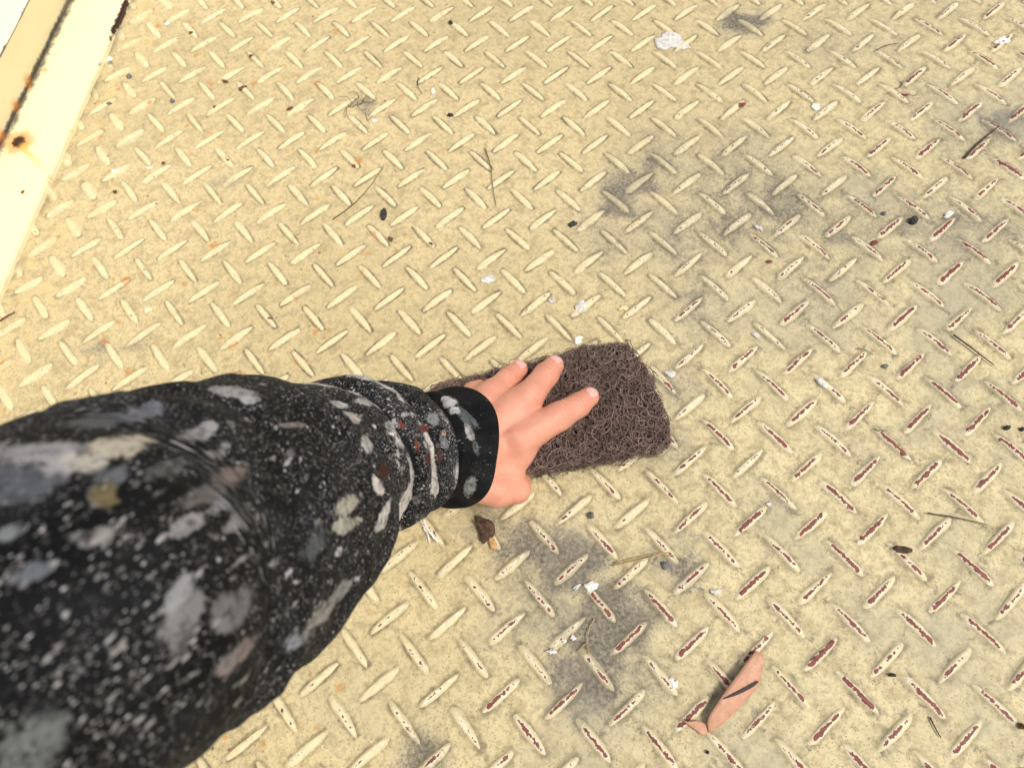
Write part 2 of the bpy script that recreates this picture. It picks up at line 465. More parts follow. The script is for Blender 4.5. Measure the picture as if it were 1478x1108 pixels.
# ------------------------------------------------------------------ steel flange, upright and white panel on the left
def flange_paint(name, base, face):
    n = NT(name); P = n.pos(); x, y, z = n.xyz(P)
    col = n.mix(n.step(n.noise(9, 3, .5), .35, .65), tuple(c * .97 for c in base), base)
    if face == 'flat':
        # black grime creeping from the seam, rust spots with bleeding halos
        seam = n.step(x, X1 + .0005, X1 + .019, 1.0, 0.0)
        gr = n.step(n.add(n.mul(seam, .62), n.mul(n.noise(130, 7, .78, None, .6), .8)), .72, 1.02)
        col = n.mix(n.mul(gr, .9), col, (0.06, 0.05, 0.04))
        spots_ = [((at(27, 205, .006)), .0088, .014), ((at(65, 100, .006)), .0006, .006), ((at(40, 128, .006)), .0004, .006), ((at(33, 278, .006)), .0009, .0035)]
        wob = n.add(n.mul(n.noise(120, 5, .7), .013), n.mul(n.noise(600, 3, .7), .004))
        for c, r, h in spots_:
            d = n.add(n.dist(P, tuple(c)), n.sub(wob, .008))
            col = n.mix(n.step(d, r * .7, r + h, .8, 0), col, (0.75, 0.27, 0.03))
            col = n.mix(n.step(d, r * .75, r * 1.0 + .0006, 1, 0), col, (0.035, 0.014, 0.012))
        ed = n.mul(n.step(x, X0 - .005, X0 - .0005), n.step(n.noise(60, 5, .7), .53, .68))
        col = n.mix(n.mul(ed, .6), col, (0.62, 0.40, 0.14))
        p0 = at(30, 208, .006); p1 = at(78, 262, .006); ax = (p1 - p0) / np.linalg.norm(p1 - p0)
        vs_ = n.new('ShaderNodeVectorMath', operation='DOT_PRODUCT'); n.put(vs_.inputs[0], n.vadd(P, tuple(-p0))); vs_.inputs[1].default_value = tuple(ax)
        vt_ = n.new('ShaderNodeVectorMath', operation='DOT_PRODUCT'); n.put(vt_.inputs[0], n.vadd(P, tuple(-p0))); vt_.inputs[1].default_value = (-ax[1], ax[0], 0)
        L_ = float(np.linalg.norm(p1 - p0))
        stn = n.mul(n.step(vs_.outputs['Value'], 0, L_, .75, 0), n.mul(n.step(vs_.outputs['Value'], -.003, .004), n.step(n.m2('ABSOLUTE', n.add(vt_.outputs['Value'], n.sub(n.mul(n.noise(90, 3, .6), .008), .004))), .001, .006, 1, 0)))
        col = n.mix(stn, col, (0.78, 0.45, 0.10))
        c = at(178, 22, .006); dd = n.dist(n.vscale(P, (1, .17, 1)), (c[0], c[1] * .17, c[2]))
        chipm = n.step(n.add(dd, n.sub(wob, .008)), .0072, .0080, 1, 0)
        col = n.mix(chipm, col, (0.045, 0.02, 0.018))
    else:
        seam = n.step(z, .0065, .015, 1, 0)
        gr = n.step(n.add(n.mul(seam, .62), n.mul(n.noise(170, 6, .78), .8)), .74, 1.0)
        col = n.mix(n.mul(gr, .9), col, (0.06, 0.05, 0.04))
        for yy in (.085, .125, .165, .2):
            d = n.dist(P, (X1, yy, .008))
            col = n.mix(n.step(d, .001, .010, .7, 0), col, (0.70, 0.28, 0.05))
        col = n.mix(n.step(n.noise(700, 2, .5), .62, .72, 0, .3), col, (0.35, 0.28, 0.14))
        col = n.mix(n.step(n.noise(25, 4, .6, n.vscale(P, (1, .3, 1))), .5, .7, 0, .3), col, (0.62, 0.53, 0.30))
    return n.out(col, .42, n.bump(n.noise(200, 4, .6), .25, .0006), Specular_IOR_Level=.45)


def box_mesh(name, x0, x1, y0, y1, z0, z1, mat, bev=.001, nx=1, ny=60, wob=0.0):
    import bmesh
    bm = bmesh.new(); bmesh.ops.create_cube(bm, size=1.0)
    for v in bm.verts:
        v.co = Vector((x0 + (v.co.x + .5) * (x1 - x0), y0 + (v.co.y + .5) * (y1 - y0), z0 + (v.co.z + .5) * (z1 - z0)))
    ed = [e for e in bm.edges if abs(e.verts[0].co.y - e.verts[1].co.y) > 1e-4]
    bmesh.ops.subdivide_edges(bm, edges=ed, cuts=ny)
    ed = [e for e in bm.edges if abs(e.verts[0].co.y - e.verts[1].co.y) > 1e-4 and e.calc_face_angle(0) > .5]
    bmesh.ops.bevel(bm, geom=ed, offset=bev, segments=2, affect='EDGES')
    for v in bm.verts:
        v.co.x += (vnoise(np.array([[v.co.y * 60, 3.3, v.co.z * 9]]), 4)[0] - .5) * wob
        v.co.z += (vnoise(np.array([[v.co.y * 40, 7.3, v.co.x * 9]]), 6)[0] - .5) * wob
    me = bpy.data.meshes.new(name); bm.to_mesh(me); bm.free()
    me.materials.append(mat)
    return me


Y0_, Y1_ = -1.6, 1.6
kerb = empty('steel_kerb', (X0, 0, 0))
tag(kerb, 'glossy cream painted steel edge rail with rust spots along the left of the tread floor', 'steel rail')
M_FL = flange_paint('cream_flange_paint', (0.84, 0.765, 0.50), 'flat')
M_UP = flange_paint('cream_upright_paint', (0.74, 0.66, 0.40), 'up')  # duller cream: the dimness of an upright face is painted into the colour
obj('flange', box_mesh('flange', X1 + .0006, X0, Y0_, Y1_, -.002, .0062, M_FL, .0012, ny=400, wob=.0012), kerb)
obj('upright_plate', box_mesh('upright_plate', X1 - .006, X1, Y0_, Y1_, -.002, .0465, M_UP, .0012, ny=300, wob=.0008), kerb)
nw = NT('white_panel_paint')
xx, yy, zz = nw.xyz(nw.pos())
ew = nw.step(nw.add(zz, nw.mul(nw.noise(90, 5, .65), .012)), .0525, .0545, 1, 0)
cw = nw.mix(nw.mul(ew, nw.step(nw.noise(30, 2, .5), .44, .52)), (0.85, 0.85, 0.84), (0.05, 0.03, 0.025))
M_WH = nw.out(cw, .4, nw.bump(nw.noise(120, 4, .6), .2, .0006))
panel = obj('wall_panel', box_mesh('wall_panel', X1 - .03, X1 + .0012, Y0_, Y1_, .0468, .9, M_WH, .0012, ny=120, wob=.0014))
tag(panel, 'white painted wall panel with chipped dark lower edge above the cream rail', 'wall panel')

# ------------------------------------------------------------------ signed distance modelling for the hand
def smin(a, b, k):
    h = np.clip(.5 + .5 * (b - a) / k, 0, 1)
    return b * (1 - h) + a * h - k * h * (1 - h)


def round_cone(p, a, b, r1, r2):
    a = np.asarray(a, np.float32); b = np.asarray(b, np.float32)
    ba = b - a; l2 = float(ba @ ba)
    pa = p - a
    t = np.clip((pa @ ba) / l2, 0, 1)
    d = pa - t[..., None] * ba
    return np.sqrt((d * d).sum(-1)) - (r1 + (r2 - r1) * t)


def surface_nets(vol, org, h):
    s = vol.shape
    ins = vol < 0
    n0 = np.array(s) - 1
    acc = np.zeros((*n0, 3), np.float32); cnt = np.zeros(n0, np.float32)
    cor = [(x, y, z) for x in (0, 1) for y in (0, 1) for z in (0, 1)]
    sl = lambda c: tuple(slice(c[k], c[k] + n0[k]) for k in range(3))
    for a in cor:
        for ax in range(3):
            if a[ax]: continue
            b = list(a); b[ax] = 1; b = tuple(b)
            va, vb = vol[sl(a)], vol[sl(b)]
            cr = (va < 0) != (vb < 0)
            t = np.where(cr, va / np.where(cr, va - vb, 1), 0)
            for k in range(3):
                acc[..., k] += np.where(cr, a[k] + (t if k == ax else 0), 0)
            cnt += cr
    act = cnt > 0
    idx = -np.ones(n0, np.int64); idx[act] = np.arange(act.sum())
    cells = np.argwhere(act)
    verts = (cells + acc[act] / cnt[act][:, None]) * h + org
    faces = []
    for ax in range(3):
        o1, o2 = [(1, 2), (2, 0), (0, 1)][ax]
        a = ins[tuple(slice(0, s[k] - 1) if k == ax else slice(1, s[k] - 1) for k in range(3))]
        b = ins[tuple(slice(1, s[k]) if k == ax else slice(1, s[k] - 1) for k in range(3))]
        for flip, msk in ((False, a & ~b), (True, ~a & b)):
            c = np.argwhere(msk)
            if not len(c): continue
            c[:, [k for k in range(3) if k != ax]] += 1
            def cell(d1, d2):
                q = c.copy(); q[:, o1] -= d1; q[:, o2] -= d2; return idx[q[:, 0], q[:, 1], q[:, 2]]
            quad = np.stack([cell(1, 1), cell(0, 1), cell(0, 0), cell(1, 0)], 1)
            faces.append(quad[:, ::-1] if flip else quad)
    return verts, np.concatenate(faces)


def J(px, py, z_mm): return at(px, py, z_mm / 1000.0)


PAD_Z = .021
# joints: knuckle, middle joint, end joint, tip
INDEX = [J(748, 634, 41), J(806, 601, 37), J(834, 585, 31), J(850, 573, 28)]
MIDDLE = [J(724, 606, 43), J(764, 571, 41), J(788, 541, 33), J(799, 528, 28)]
RING = [J(698, 588, 41), J(712, 567, 39), J(735, 546, 32), J(748, 534, 27.5)]
PINKY = [J(682, 580, 32), J(684, 566, 26), J(692, 562, 20), J(698, 566, 17)]
RAD = [(.0122, .0106, .0090, .0076), (.0122, .0108, .0092, .0079), (.0112, .0100, .0087, .0074), (.0092, .0080, .0070, .0062)]
THUMB = [J(676, 692, 40), J(716, 707, 33), J(745, 706, 23), J(750, 696, 9)]
TR = (.0150, .0118, .0100, .0085)
WRIST = [J(630, 652, 56), J(665, 650, 47)]


def hand_sdf(p):
    d = None
    for ch, rr in zip((INDEX, MIDDLE, RING, PINKY), RAD):
        f = None
        for k in range(3):
            c = round_cone(p, ch[k], ch[k + 1], rr[k], rr[k + 1]).astype(np.float32)
            f = c if f is None else smin(f, c, .003)
        # knuckle fullness at the middle joint
        d = f if d is None else smin(d, f, .0035)
    palm = None
    cores = [(WRIST[1] + np.array([.0, -.012, -.004]), INDEX[0] + np.array([-.006, -.003, -.006]), .0165, .0125),
             (WRIST[1], MIDDLE[0] + np.array([-.004, -.002, -.004]), .0175, .0125),
             (WRIST[1] + np.array([0, .012, -.002]), RING[0] + np.array([-.002, 0, -.004]), .0165, .0115),
             (WRIST[1] + np.array([-.002, .022, -.008]), PINKY[0] + np.array([-.002, 0, -.004]), .014, .0105),
             (WRIST[1] + np.array([0, -.012, -.014]), INDEX[0] + np.array([-.004, -.006, -.014]), .012, .010),
             (MIDDLE[0] + np.array([-.004, -.002, -.004]), MIDDLE[0] * .58 + MIDDLE[1] * .42 + np.array([0, 0, -.003]), .0125, .0112),
             (RING[0] + np.array([-.002, 0, -.004]), RING[0] * .5 + RING[1] * .5 + np.array([0, 0, -.003]), .0118, .0104),
             (INDEX[0] * .66 + INDEX[1] * .34 + np.array([0, .004, -.005]), MIDDLE[0] * .66 + MIDDLE[1] * .34 + np.array([0, -.004, -.005]), .0098, .0098),
             (MIDDLE[0] * .5 + MIDDLE[1] * .5 + np.array([0, .003, -.005]), RING[0] * .45 + RING[1] * .55 + np.array([0, -.003, -.005]), .0098, .0094),
             (WRIST[0], WRIST[1], .0265, .0245)]
    for a, b, r1, r2 in cores:
        c = round_cone(p, a, b, r1, r2).astype(np.float32)
        palm = c if palm is None else smin(palm, c, .010)
    d = smin(d, palm, .0075)
    t = None
    d = smin(d, round_cone(p, THUMB[0], THUMB[1], TR[0], TR[1]).astype(np.float32), .007)
    for k in (1, 2):
        c = round_cone(p, THUMB[k], THUMB[k + 1], TR[k], TR[k + 1]).astype(np.float32)
        t = c if t is None else smin(t, c, .003)
    d = smin(d, t, .0022)
    # thumb web between thumb and index
    web = round_cone(p, THUMB[1] + np.array([0, .004, -.004]), INDEX[0] + np.array([.002, -.004, -.012]), .010, .009).astype(np.float32)
    d = smin(d, web, .009)
    return d


h_ = .0008
pts = np.array(INDEX + MIDDLE + RING + PINKY + THUMB + WRIST)
lo = pts.min(0) - .032; hi = pts.max(0) + .030
lo[2] = max(lo[2], -.004)
dims = np.ceil((hi - lo) / h_).astype(int)
gx = [lo[k] + h_ * np.arange(dims[k]) for k in range(3)]
vol = np.empty(dims, np.float32)
for i in range(0, dims[0], 16):
    G = np.stack(np.meshgrid(gx[0][i:i + 16], gx[1], gx[2], indexing='ij'), -1).astype(np.float32)
    vol[i:i + 16] = hand_sdf(G)
hv, hf = surface_nets(vol, lo, h_)


def sdf_grad(p, e=.0004):
    g = np.zeros_like(p)
    for k in range(3):
        o_ = np.zeros(3); o_[k] = e
        g[..., k] = hand_sdf((p + o_).astype(np.float32)) - hand_sdf((p - o_).astype(np.float32))
    return g / np.maximum(np.linalg.norm(g, axis=-1, keepdims=True), 1e-9)


# creases over the joints and faint tendons
def crease(pv, ch, k, width, depth, offs=0.0):
    a, b = ch[k - 1], ch[k + 1] if k + 1 < len(ch) else ch[k] * 2 - ch[k - 1]
    ax = (b - a) / np.linalg.norm(b - a)
    q = pv - ch[k]
    t = q @ ax - offs
    rad = np.linalg.norm(q - (q @ ax)[:, None] * ax, axis=1)
    wob = (vnoise(pv * 300, 5) - .5) * .0014
    return depth * np.exp(-((t + wob) / width) ** 2) * np.clip(1 - (rad - .010) / .003, 0, 1)


nrm = sdf_grad(hv.astype(np.float32))
up = np.clip(nrm[:, 2] * 1.4, 0, 1)
dep = np.zeros(len(hv)); redn = np.zeros(len(hv))
for ch in (INDEX, MIDDLE, RING):
    for k, dd in ((1, .0009), (2, .0006)):
        for offs in (-.0030, .0, .0028):
            dep += crease(hv, ch, k, .00075, dd * (1.0 if offs == 0 else .55), offs) * up
        redn += np.exp(-(np.linalg.norm(hv - ch[k], axis=1) / .012) ** 2) * .5
    redn += np.exp(-(np.linalg.norm(hv - ch[3], axis=1) / .009) ** 2) * .9
    redn += np.exp(-(np.linalg.norm(hv - ch[0], axis=1) / .014) ** 2) * .25
for ch in (INDEX, MIDDLE, RING):
    e0 = ch[0] + np.array([-.004, 0, .008]); e1 = WRIST[1] + (ch[0] - MIDDLE[0]) * .35 + np.array([0, 0, .02])
    ev = e1 - e0; tt = np.clip(((hv - e0) @ ev) / (ev @ ev), 0, 1)
    dl = np.linalg.norm((hv - e0 - tt[:, None] * ev)[:, :2], axis=1)
    dep -= .0007 * np.exp(-(dl / .0026) ** 2) * up
    dep -= .0009 * np.exp(-(np.linalg.norm((hv - ch[0])[:, :2], axis=1) / .007) ** 2) * up
    for k in (1,):
        dep -= .0008 * np.exp(-(np.linalg.norm(hv - ch[k] - np.array([0, 0, .009]), axis=1) / .006) ** 2) * up
crs = np.clip(dep / .0009, 0, 1)
redn += crs * .3
hv = hv - nrm * (dep + (vnoise(hv * 260, 8) - .5) * .00025)[:, None]

ns = NT('skin')
ra = ns.attr('redness').outputs['Fac']
sk = ns.mix(ns.step(ns.noise(70, 4, .6), .35, .65), (0.63, 0.285, 0.190), (0.71, 0.335, 0.225))
sk = ns.mix(ns.mul(ra, .55), sk, (0.66, 0.27, 0.19))
sk = ns.mix(ns.mul(ns.attr('crease_line').outputs['Fac'], .55), sk, (0.40, 0.15, 0.095))
sk = ns.mix(ns.step(ns.noise(140, 5, .7), .48, .72, 0, .35), sk, (0.60, 0.24, 0.165))
sk = ns.mix(ns.step(ns.noise(45, 3, .6, ns.vadd(ns.pos(), (3, 3, 3))), .5, .72, 0, .30), sk, (0.62, 0.38, 0.25))
sk = ns.mix(ns.step(ns.noise(900, 3, .6), .55, .75, 0, .22), sk, (0.45, 0.2, 0.12))
vr, _ = ns.voro(1500)
M_SKIN = ns.out(sk, .47, ns.bump(ns.add(ns.mul(vr, .5), ns.add(ns.noise(700, 4, .6), ns.mul(ns.noise(220, 4, .65), 1.2))), .5, .0004), Subsurface_Weight=.18, Subsurface_Scale=.004, Specular_IOR_Level=.4)
ns.b.inputs['Subsurface Radius'].default_value = (1.0, .35, .2)
nn = NT('nail')
M_NAIL = nn.out(nn.mix(nn.step(nn.attr('rim').outputs['Fac'], .74, .95, 0, .75), nn.mix(nn.step(nn.attr('tip').outputs['Fac'], .78, .88), (0.78, 0.42, 0.36), (0.82, 0.60, 0.51)), (0.50, 0.20, 0.14)), .25, Subsurface_Weight=.1, Subsurface_Scale=.003, Specular_IOR_Level=.5)

person = empty('person', at(680, 650, 0))
tag(person, "person's arm in black paint-splattered sleeve with bare left hand pressing the brown pad", 'person')
hand_me = mesh_from('body', hv, hf.astype(np.int32), M_SKIN)
at_ = hand_me.attributes.new('redness', 'FLOAT', 'POINT'); at_.data.foreach_set('value', np.clip(redn, 0, 1).astype(np.float32))
cr_at = hand_me.attributes.new('crease_line', 'FLOAT', 'POINT'); cr_at.data.foreach_set('value', crs.astype(np.float32))
body = obj('body', hand_me, person)
tag(body, 'bare left hand, palm down, fingers spread')


def fingernail(ch, r, wid, length):
    d = ch[3] - ch[2]; d = d / np.linalg.norm(d)
    n_ = np.array([0, 0, 1.0]) - d * d[2]
    n_ += .35 * ((CAM - ch[3]) / np.linalg.norm(CAM - ch[3])); n_ -= d * (n_ @ d); n_ /= np.linalg.norm(n_)
    b = np.cross(n_, d)
    nu, nv = 13, 13
    V = []; T = []
    for i in range(nu):
        for j in range(nv):
            s = -1 + 2 * i / (nu - 1); t = -1 + 2 * j / (nv - 1)
            # squircle mapping keeps the corners round
            sx = s * math.sqrt(1 - t * t * .38); tx = t * math.sqrt(1 - s * s * .38)
            p0 = ch[3] + d * (r * .25 + tx * length / 2) + b * sx * wid / 2 + n_ * r * 1.6
            V.append(p0); T.append((tx + 1) / 2)
    V = np.array(V)
    for _ in range(14):
        V = V - n_ * (hand_sdf(V.astype(np.float32)) * .9)[:, None]
    g = sdf_grad(V.astype(np.float32))
    rim = np.array([max(abs(-1 + 2 * i / (nu - 1)), abs(-1 + 2 * j / (nv - 1))) for i in range(nu) for j in range(nv)])
    top = V + n_ * np.where(rim > .98, -.0003, .0005)[:, None]
    i, j = np.meshgrid(np.arange(nu - 1), np.arange(nv - 1), indexing='ij')
    a = (i * nv + j).ravel()
    f = np.stack([a, a + nv, a + nv + 1, a + 1], 1)
    me = mesh_from('fingernail', top, f, M_NAIL)
    q = me.attributes.new('rim', 'FLOAT', 'POINT'); q.data.foreach_set('value', rim.astype(np.float32))
    q = me.attributes.new('tip', 'FLOAT', 'POINT'); q.data.foreach_set('value', np.array(T, np.float32))
    return obj('fingernail', me, body)


fingernail(INDEX, RAD[0][3], .0108, .0108)
fingernail(MIDDLE, RAD[1][3], .0108, .0115)
fingernail(RING, RAD[2][3], .0100, .0105)

# ------------------------------------------------------------------ sleeve
# stations along the arm from the hem at the wrist back to the shoulder: picture point, depth from the lens, radius
ST = [(656, 646, .536, .0395), (632, 646, .522, .0375), (585, 650, .500, .0372), (512, 667, .462, .0415), (447, 699, .420, .0490),
      (378, 741, .378, .0578), (288, 792, .335, .0605), (178, 850, .288, .0595), (48, 925, .240, .0580)]
sp_pts = [cam_pt(a, b, c) for a, b, c, r in ST]
sp_r = [r for *_, r in ST]
for (cx, cy, cz, r) in [(-.215, .155, .205, .072), (-.245, .225, .170, .074), (-.255, .30, .150, .080)]:
    sp_pts.append(CAM + AX @ np.array([cx, cy, cz])); sp_r.append(r)
sp_pts = np.array(sp_pts); sp_r = np.array(sp_r)
seg = np.r_[0, np.cumsum(np.linalg.norm(np.diff(sp_pts, axis=0), axis=1))]


def spline(xq, x, y):
    """Catmull-Rom through (x, y)"""
    y = np.asarray(y, float); y = y if y.ndim > 1 else y[:, None]
    m_ = np.gradient(y, x, axis=0)
    k = np.clip(np.searchsorted(x, xq) - 1, 0, len(x) - 2)
    h = (x[k + 1] - x[k])[:, None]; t = ((xq - x[k])[:, None]) / h
    return ((2 * t**3 - 3 * t**2 + 1) * y[k] + (t**3 - 2 * t**2 + t) * h * m_[k] + (-2 * t**3 + 3 * t**2) * y[k + 1] + (t**3 - t**2) * h * m_[k + 1])


def tube_frame(tq):
    c = spline(tq, seg, sp_pts); r = spline(tq, seg, sp_r)[:, 0]
    e = .004
    d = spline(np.clip(tq + e, 0, seg[-1]), seg, sp_pts) - spline(np.clip(tq - e, 0, seg[-1]), seg, sp_pts)
    d /= np.linalg.norm(d, axis=1)[:, None]
    a = np.cross(d, AX[:, 2]); a /= np.linalg.norm(a, axis=1)[:, None]      # sideways
    b = np.cross(a, d)
    return c, r, d, a, b


CUFF_T = .036
def puff(t, lo, hi):
    x = np.clip((t - lo) / (hi - lo), 0, 1)
    return np.clip(1 - np.abs(2 * x - 1) ** 2.6, 0, 1) ** .7


def sleeve_surface(tq, th):
    """returns points for arrays tq (n,), th (m,)"""
    c, r, d, a, b = tube_frame(tq)
    T, A = np.meshgrid(tq, th, indexing='ij')
    co, si = np.cos(A), np.sin(A)
    ring = np.stack([co, si, T * 0], -1)
    # bunched folds: creases run round the arm, slanted and wandering
    w1 = (vnoise(np.stack([co * 1.3, si * 1.3, T * 20], -1), 21) - .5)
    w2 = (vnoise(np.stack([co * 3.1, si * 3.1, T * 60], -1), 22) - .5)
    Tw = T + w1 * .010 + w2 * .003 + .010 * np.cos(A)
    edges = [.026, .062, .098, .345, .47]
    amps = [.0085, .0105, .0110, .0060]
    fold = np.zeros_like(T); worn = np.zeros_like(T)
    disp = np.zeros_like(T)
    for k in range(len(edges) - 1):
        mod = (1 - (.45 if k == 2 else 0) * np.maximum(co, 0)) * (.70 + .6 * vnoise(np.stack([co * 1.1 + k * 9, si * 1.1, T * 0], -1), 31 + k))
        pf = puff(Tw, edges[k], edges[k + 1])
        disp = np.maximum(disp, pf * amps[k] * mod)
        if k < 3:
            fold = np.maximum(fold, pf)
            worn = np.maximum(worn, np.exp(-((Tw - edges[k] - (.014, .014, .020)[k]) / (.008, .010, .016)[k]) ** 2) * (.85, 1.15, 1.4)[k])
        else:
            fold = np.maximum(fold, pf)
    fold = np.maximum(fold, np.clip((Tw - .14) / .02, 0, 1))
    # diagonal drag wrinkles and fine crumple
    diag = vnoise(np.stack([co * 2.2 + T * 26, si * 2.2 - T * 18, T * 34], -1), 41) - .5
    ridge = 1 - np.abs(2 * vnoise(np.stack([co * 2.0 - T * 20, si * 2.0 + T * 24, T * 26], -1), 43) - 1)
    fine = vnoise(np.stack([co * 9, si * 9, T * 150], -1), 44) - .5
    away = np.clip((T - .03) / .06, 0, 1)
    main = np.clip((T - .10) / .05, 0, 1)
    disp = disp +   .0016 * main * np.sin(T * 120 + w1 * 3.5 + 1.2 * np.cos(A + .6)) * (.4 + vnoise(np.stack([co * 1.4, si * 1.4, T * 12], -1), 47))
    disp = disp - .0035 * np.clip(1 - T / .2, 0, 1) + away * (diag * (.006 - .0015 * main) + (ridge - .6) * (.006 - .003 * main)) + fine * .0012 * np.clip((T - .02) / .03, .15, 1)
    # the cuff tucks in under the first fold
    disp = disp - .0035 * np.exp(-((T - (CUFF_T - .004)) / .004) ** 2)
    rr = r[:, None] + disp
    # flatten slightly from above, hang lower underneath
    global DISP, FOLD, WORN
    DISP = disp; FOLD = fold; WORN = worn
    return c[:, None, :] + a[:, None, :] * (rr * co)[..., None] + b[:, None, :] * (rr * si)[..., None], T, A


nth = 340
tq = np.concatenate([np.linspace(CUFF_T - .004, .16, 230), np.linspace(.162, .36, 150), np.linspace(.364, seg[-1], 60)])
th = np.linspace(0, 2 * math.pi, nth, endpoint=False)
SP, TT, AA = sleeve_surface(tq, th)
nr = len(tq)
i, j = np.meshgrid(np.arange(nr - 1), np.arange(nth), indexing='ij')
a_ = (i * nth + j).ravel(); b_ = (i * nth + (j + 1) % nth).ravel()
sf = np.stack([a_, b_, b_ + nth, a_ + nth], 1)
SV = SP.reshape(-1, 3)
# hem lip going in under the folds, and a rounded shoulder end
c, r, d, a, b = tube_frame(np.array([CUFF_T, seg[-1]]))
lip = c[0] + (SP[0] - c[0]) * .90
cap_rings = []
for k in range(1, 7):
    f = k / 6 * math.pi / 2
    cap_rings.append(c[1] + d[1] * .07 * math.sin(f) + (SP[-1] - c[1]) * math.cos(f) * (1 if k < 6 else .02) )
base = len(SV)
SV = np.concatenate([SV, lip] + cap_rings)
jj = np.arange(nth); j2 = (jj + 1) % nth
extra = [np.stack([base + jj, base + j2, j2, jj], 1)]
prev = (nr - 1) * nth
for k in range(6):
    cur = base + nth * (k + 1)
    extra.append(np.stack([prev + jj, prev + j2, cur + j2, cur + jj], 1)); prev = cur
sf = np.concatenate([sf] + extra)

# paint marks on the cloth: (picture point, half length, half width in mm, angle of the long side, colour, strength)
su, sv, sdp = project(SV)
nb = len(SV)
MARKS = [(60, 645, 34, 9, 6, (.40, .40, .42), .8), (165, 633, 17, 8, 0, (.62, .58, .46), 1.1), (120, 655, 20, 6, 25, (.60, .58, .50), 1.0), (95, 668, 10, 7, 0, (.5, .48, .48), .9), (160, 680, 11, 12, 0, (.16, .17, .2), .8),
         (208, 583, 10, 8, 20, (.20, .21, .25), 1.0), (150, 592, 14, 10, 0, (.10, .11, .13), .8), (345, 552, 24, 5, 8, (.42, .42, .41), 1.0), (372, 563, 10, 5, 10, (.48, .48, .48), .9), (305, 612, 9, 11, 30, (.40, .39, .39), .9),
         (318, 640, 4, 10, -20, (.3, .3, .3), .8), (346, 672, 9, 10, 0, (.24, .20, .18), .8), (265, 895, 9, 24, 4, (.32, .32, .32), 1.0), (270, 850, 6, 10, 0, (.46, .47, .5), 1.1), (340, 890, 8, 13, -15, (.28, .28, .30), .9),
         (283, 750, 6, 6, 0, (.55, .54, .56), 1.1), (355, 745, 4, 8, 20, (.45, .44, .45), 1.0), (515, 715, 8, 9, 0, (.52, .50, .42), 1.15), (512, 745, 9, 7, 15, (.46, .45, .38), 1.0), (560, 690, 3, 13, -18, (.78, .75, .70), 1.1), (566, 735, 3, 14, 10, (.7, .68, .65), 1.1),
         (520, 590, 15, 4, 28, (.62, .59, .54), 1.05), (545, 625, 4, 9, -25, (.6, .58, .55), 1.0), (500, 570, 14, 3, 15, (.58, .58, .58), 1.0), (540, 568, 15, 4, 20, (.50, .49, .48), 1.0), (578, 600, 8, 4, 40, (.5, .5, .5), 1.0),
         (598, 585, 6, 3.5, 15, (.45, .44, .44), 1.0), (590, 605, 3.5, 8, -30, (.19, .035, .025), 1.1), (606, 640, 3, 11, -12, (.17, .035, .025), 1.1), (625, 605, 8, 5, 35, (.17, .032, .025), 1.1), (648, 650, 3, 12, -10, (.07, .018, .016), 1.0), (570, 665, 6, 10, 0, (.06, .015, .012), .9), (632, 655, 3, 9, 0, (.09, .02, .02), .9),
         (640, 590, 11, 8, 40, (.25, .26, .26), .95), (655, 625, 6, 13, -18, (.22, .23, .24), .95), (655, 612, 3, 3.5, 0, (.62, .36, .26), 1.0), (345, 955, 5, 9, 15, (.38, .33, .33), 1.0), (500, 870, 7, 14, 35, (.30, .31, .30), .9), (480, 895, 9, 14, 35, (.36, .35, .33), .95), (440, 935, 9, 9, 40, (.28, .29, .33), 1.0),
         (55, 1070, 12, 24, 0, (.22, .24, .23), .9), (20, 760, 5, 5, 0, (.30, .33, .34), 1.0), (55, 815, 8, 7, 0, (.2, .22, .25), .9), (150, 770, 7, 7, 0, (.5, .48, .46), .9), (120, 770, 5, 4, 0, (.4, .4, .4), .9), (150, 700, 16, 4, 40, (.22, .18, .09), .9), (20, 690, 24, 12, 0, (.12, .13, .15), .8), (330, 720, 4, 5, 0, (.35, .35, .38), 1.0), (470, 770, 9, 16, 10, (.10, .11, .12), .8), (250, 660, 8, 8, 0, (.14, .15, .16), .8), (310, 700, 10, 8, 0, (.16, .15, .15), .8), (590, 780, 4, 12, 20, (.4, .4, .4), .9), (430, 640, 7, 4, 50, (.14, .14, .16), .9), (430, 600, 9, 3, 10, (.3, .25, .25), .9), (610, 735, 9, 10, 0, (.13, .12, .12), .8), (690, 715, 4, 6, 20, (.25, .26, .25), 1.1)]
rm = np.random.default_rng(77)
for _ in range(90):
    x_ = rm.triangular(0, 560, 650); kd = .45 + .5 * x_ / 650; g_ = rm.choice([.12, .2, .3, .42, .55])
    MARKS.append((x_, rm.uniform(570, 1100), rm.uniform(1.6, 6) * kd, rm.uniform(1, 3.2) * kd, rm.uniform(20, 130), (g_, g_ * .97, g_ * rm.uniform(.9, 1.03)), rm.uniform(.6, .95)))
MARKS = [(p, q_, a_, b_, c_, tuple(v * (.62 if p < 360 and q_ > 740 else .85) for v in d_), e_) for p, q_, a_, b_, c_, d_, e_ in MARKS]
val = np.zeros(nb); colr = np.full((nb, 3), .4)
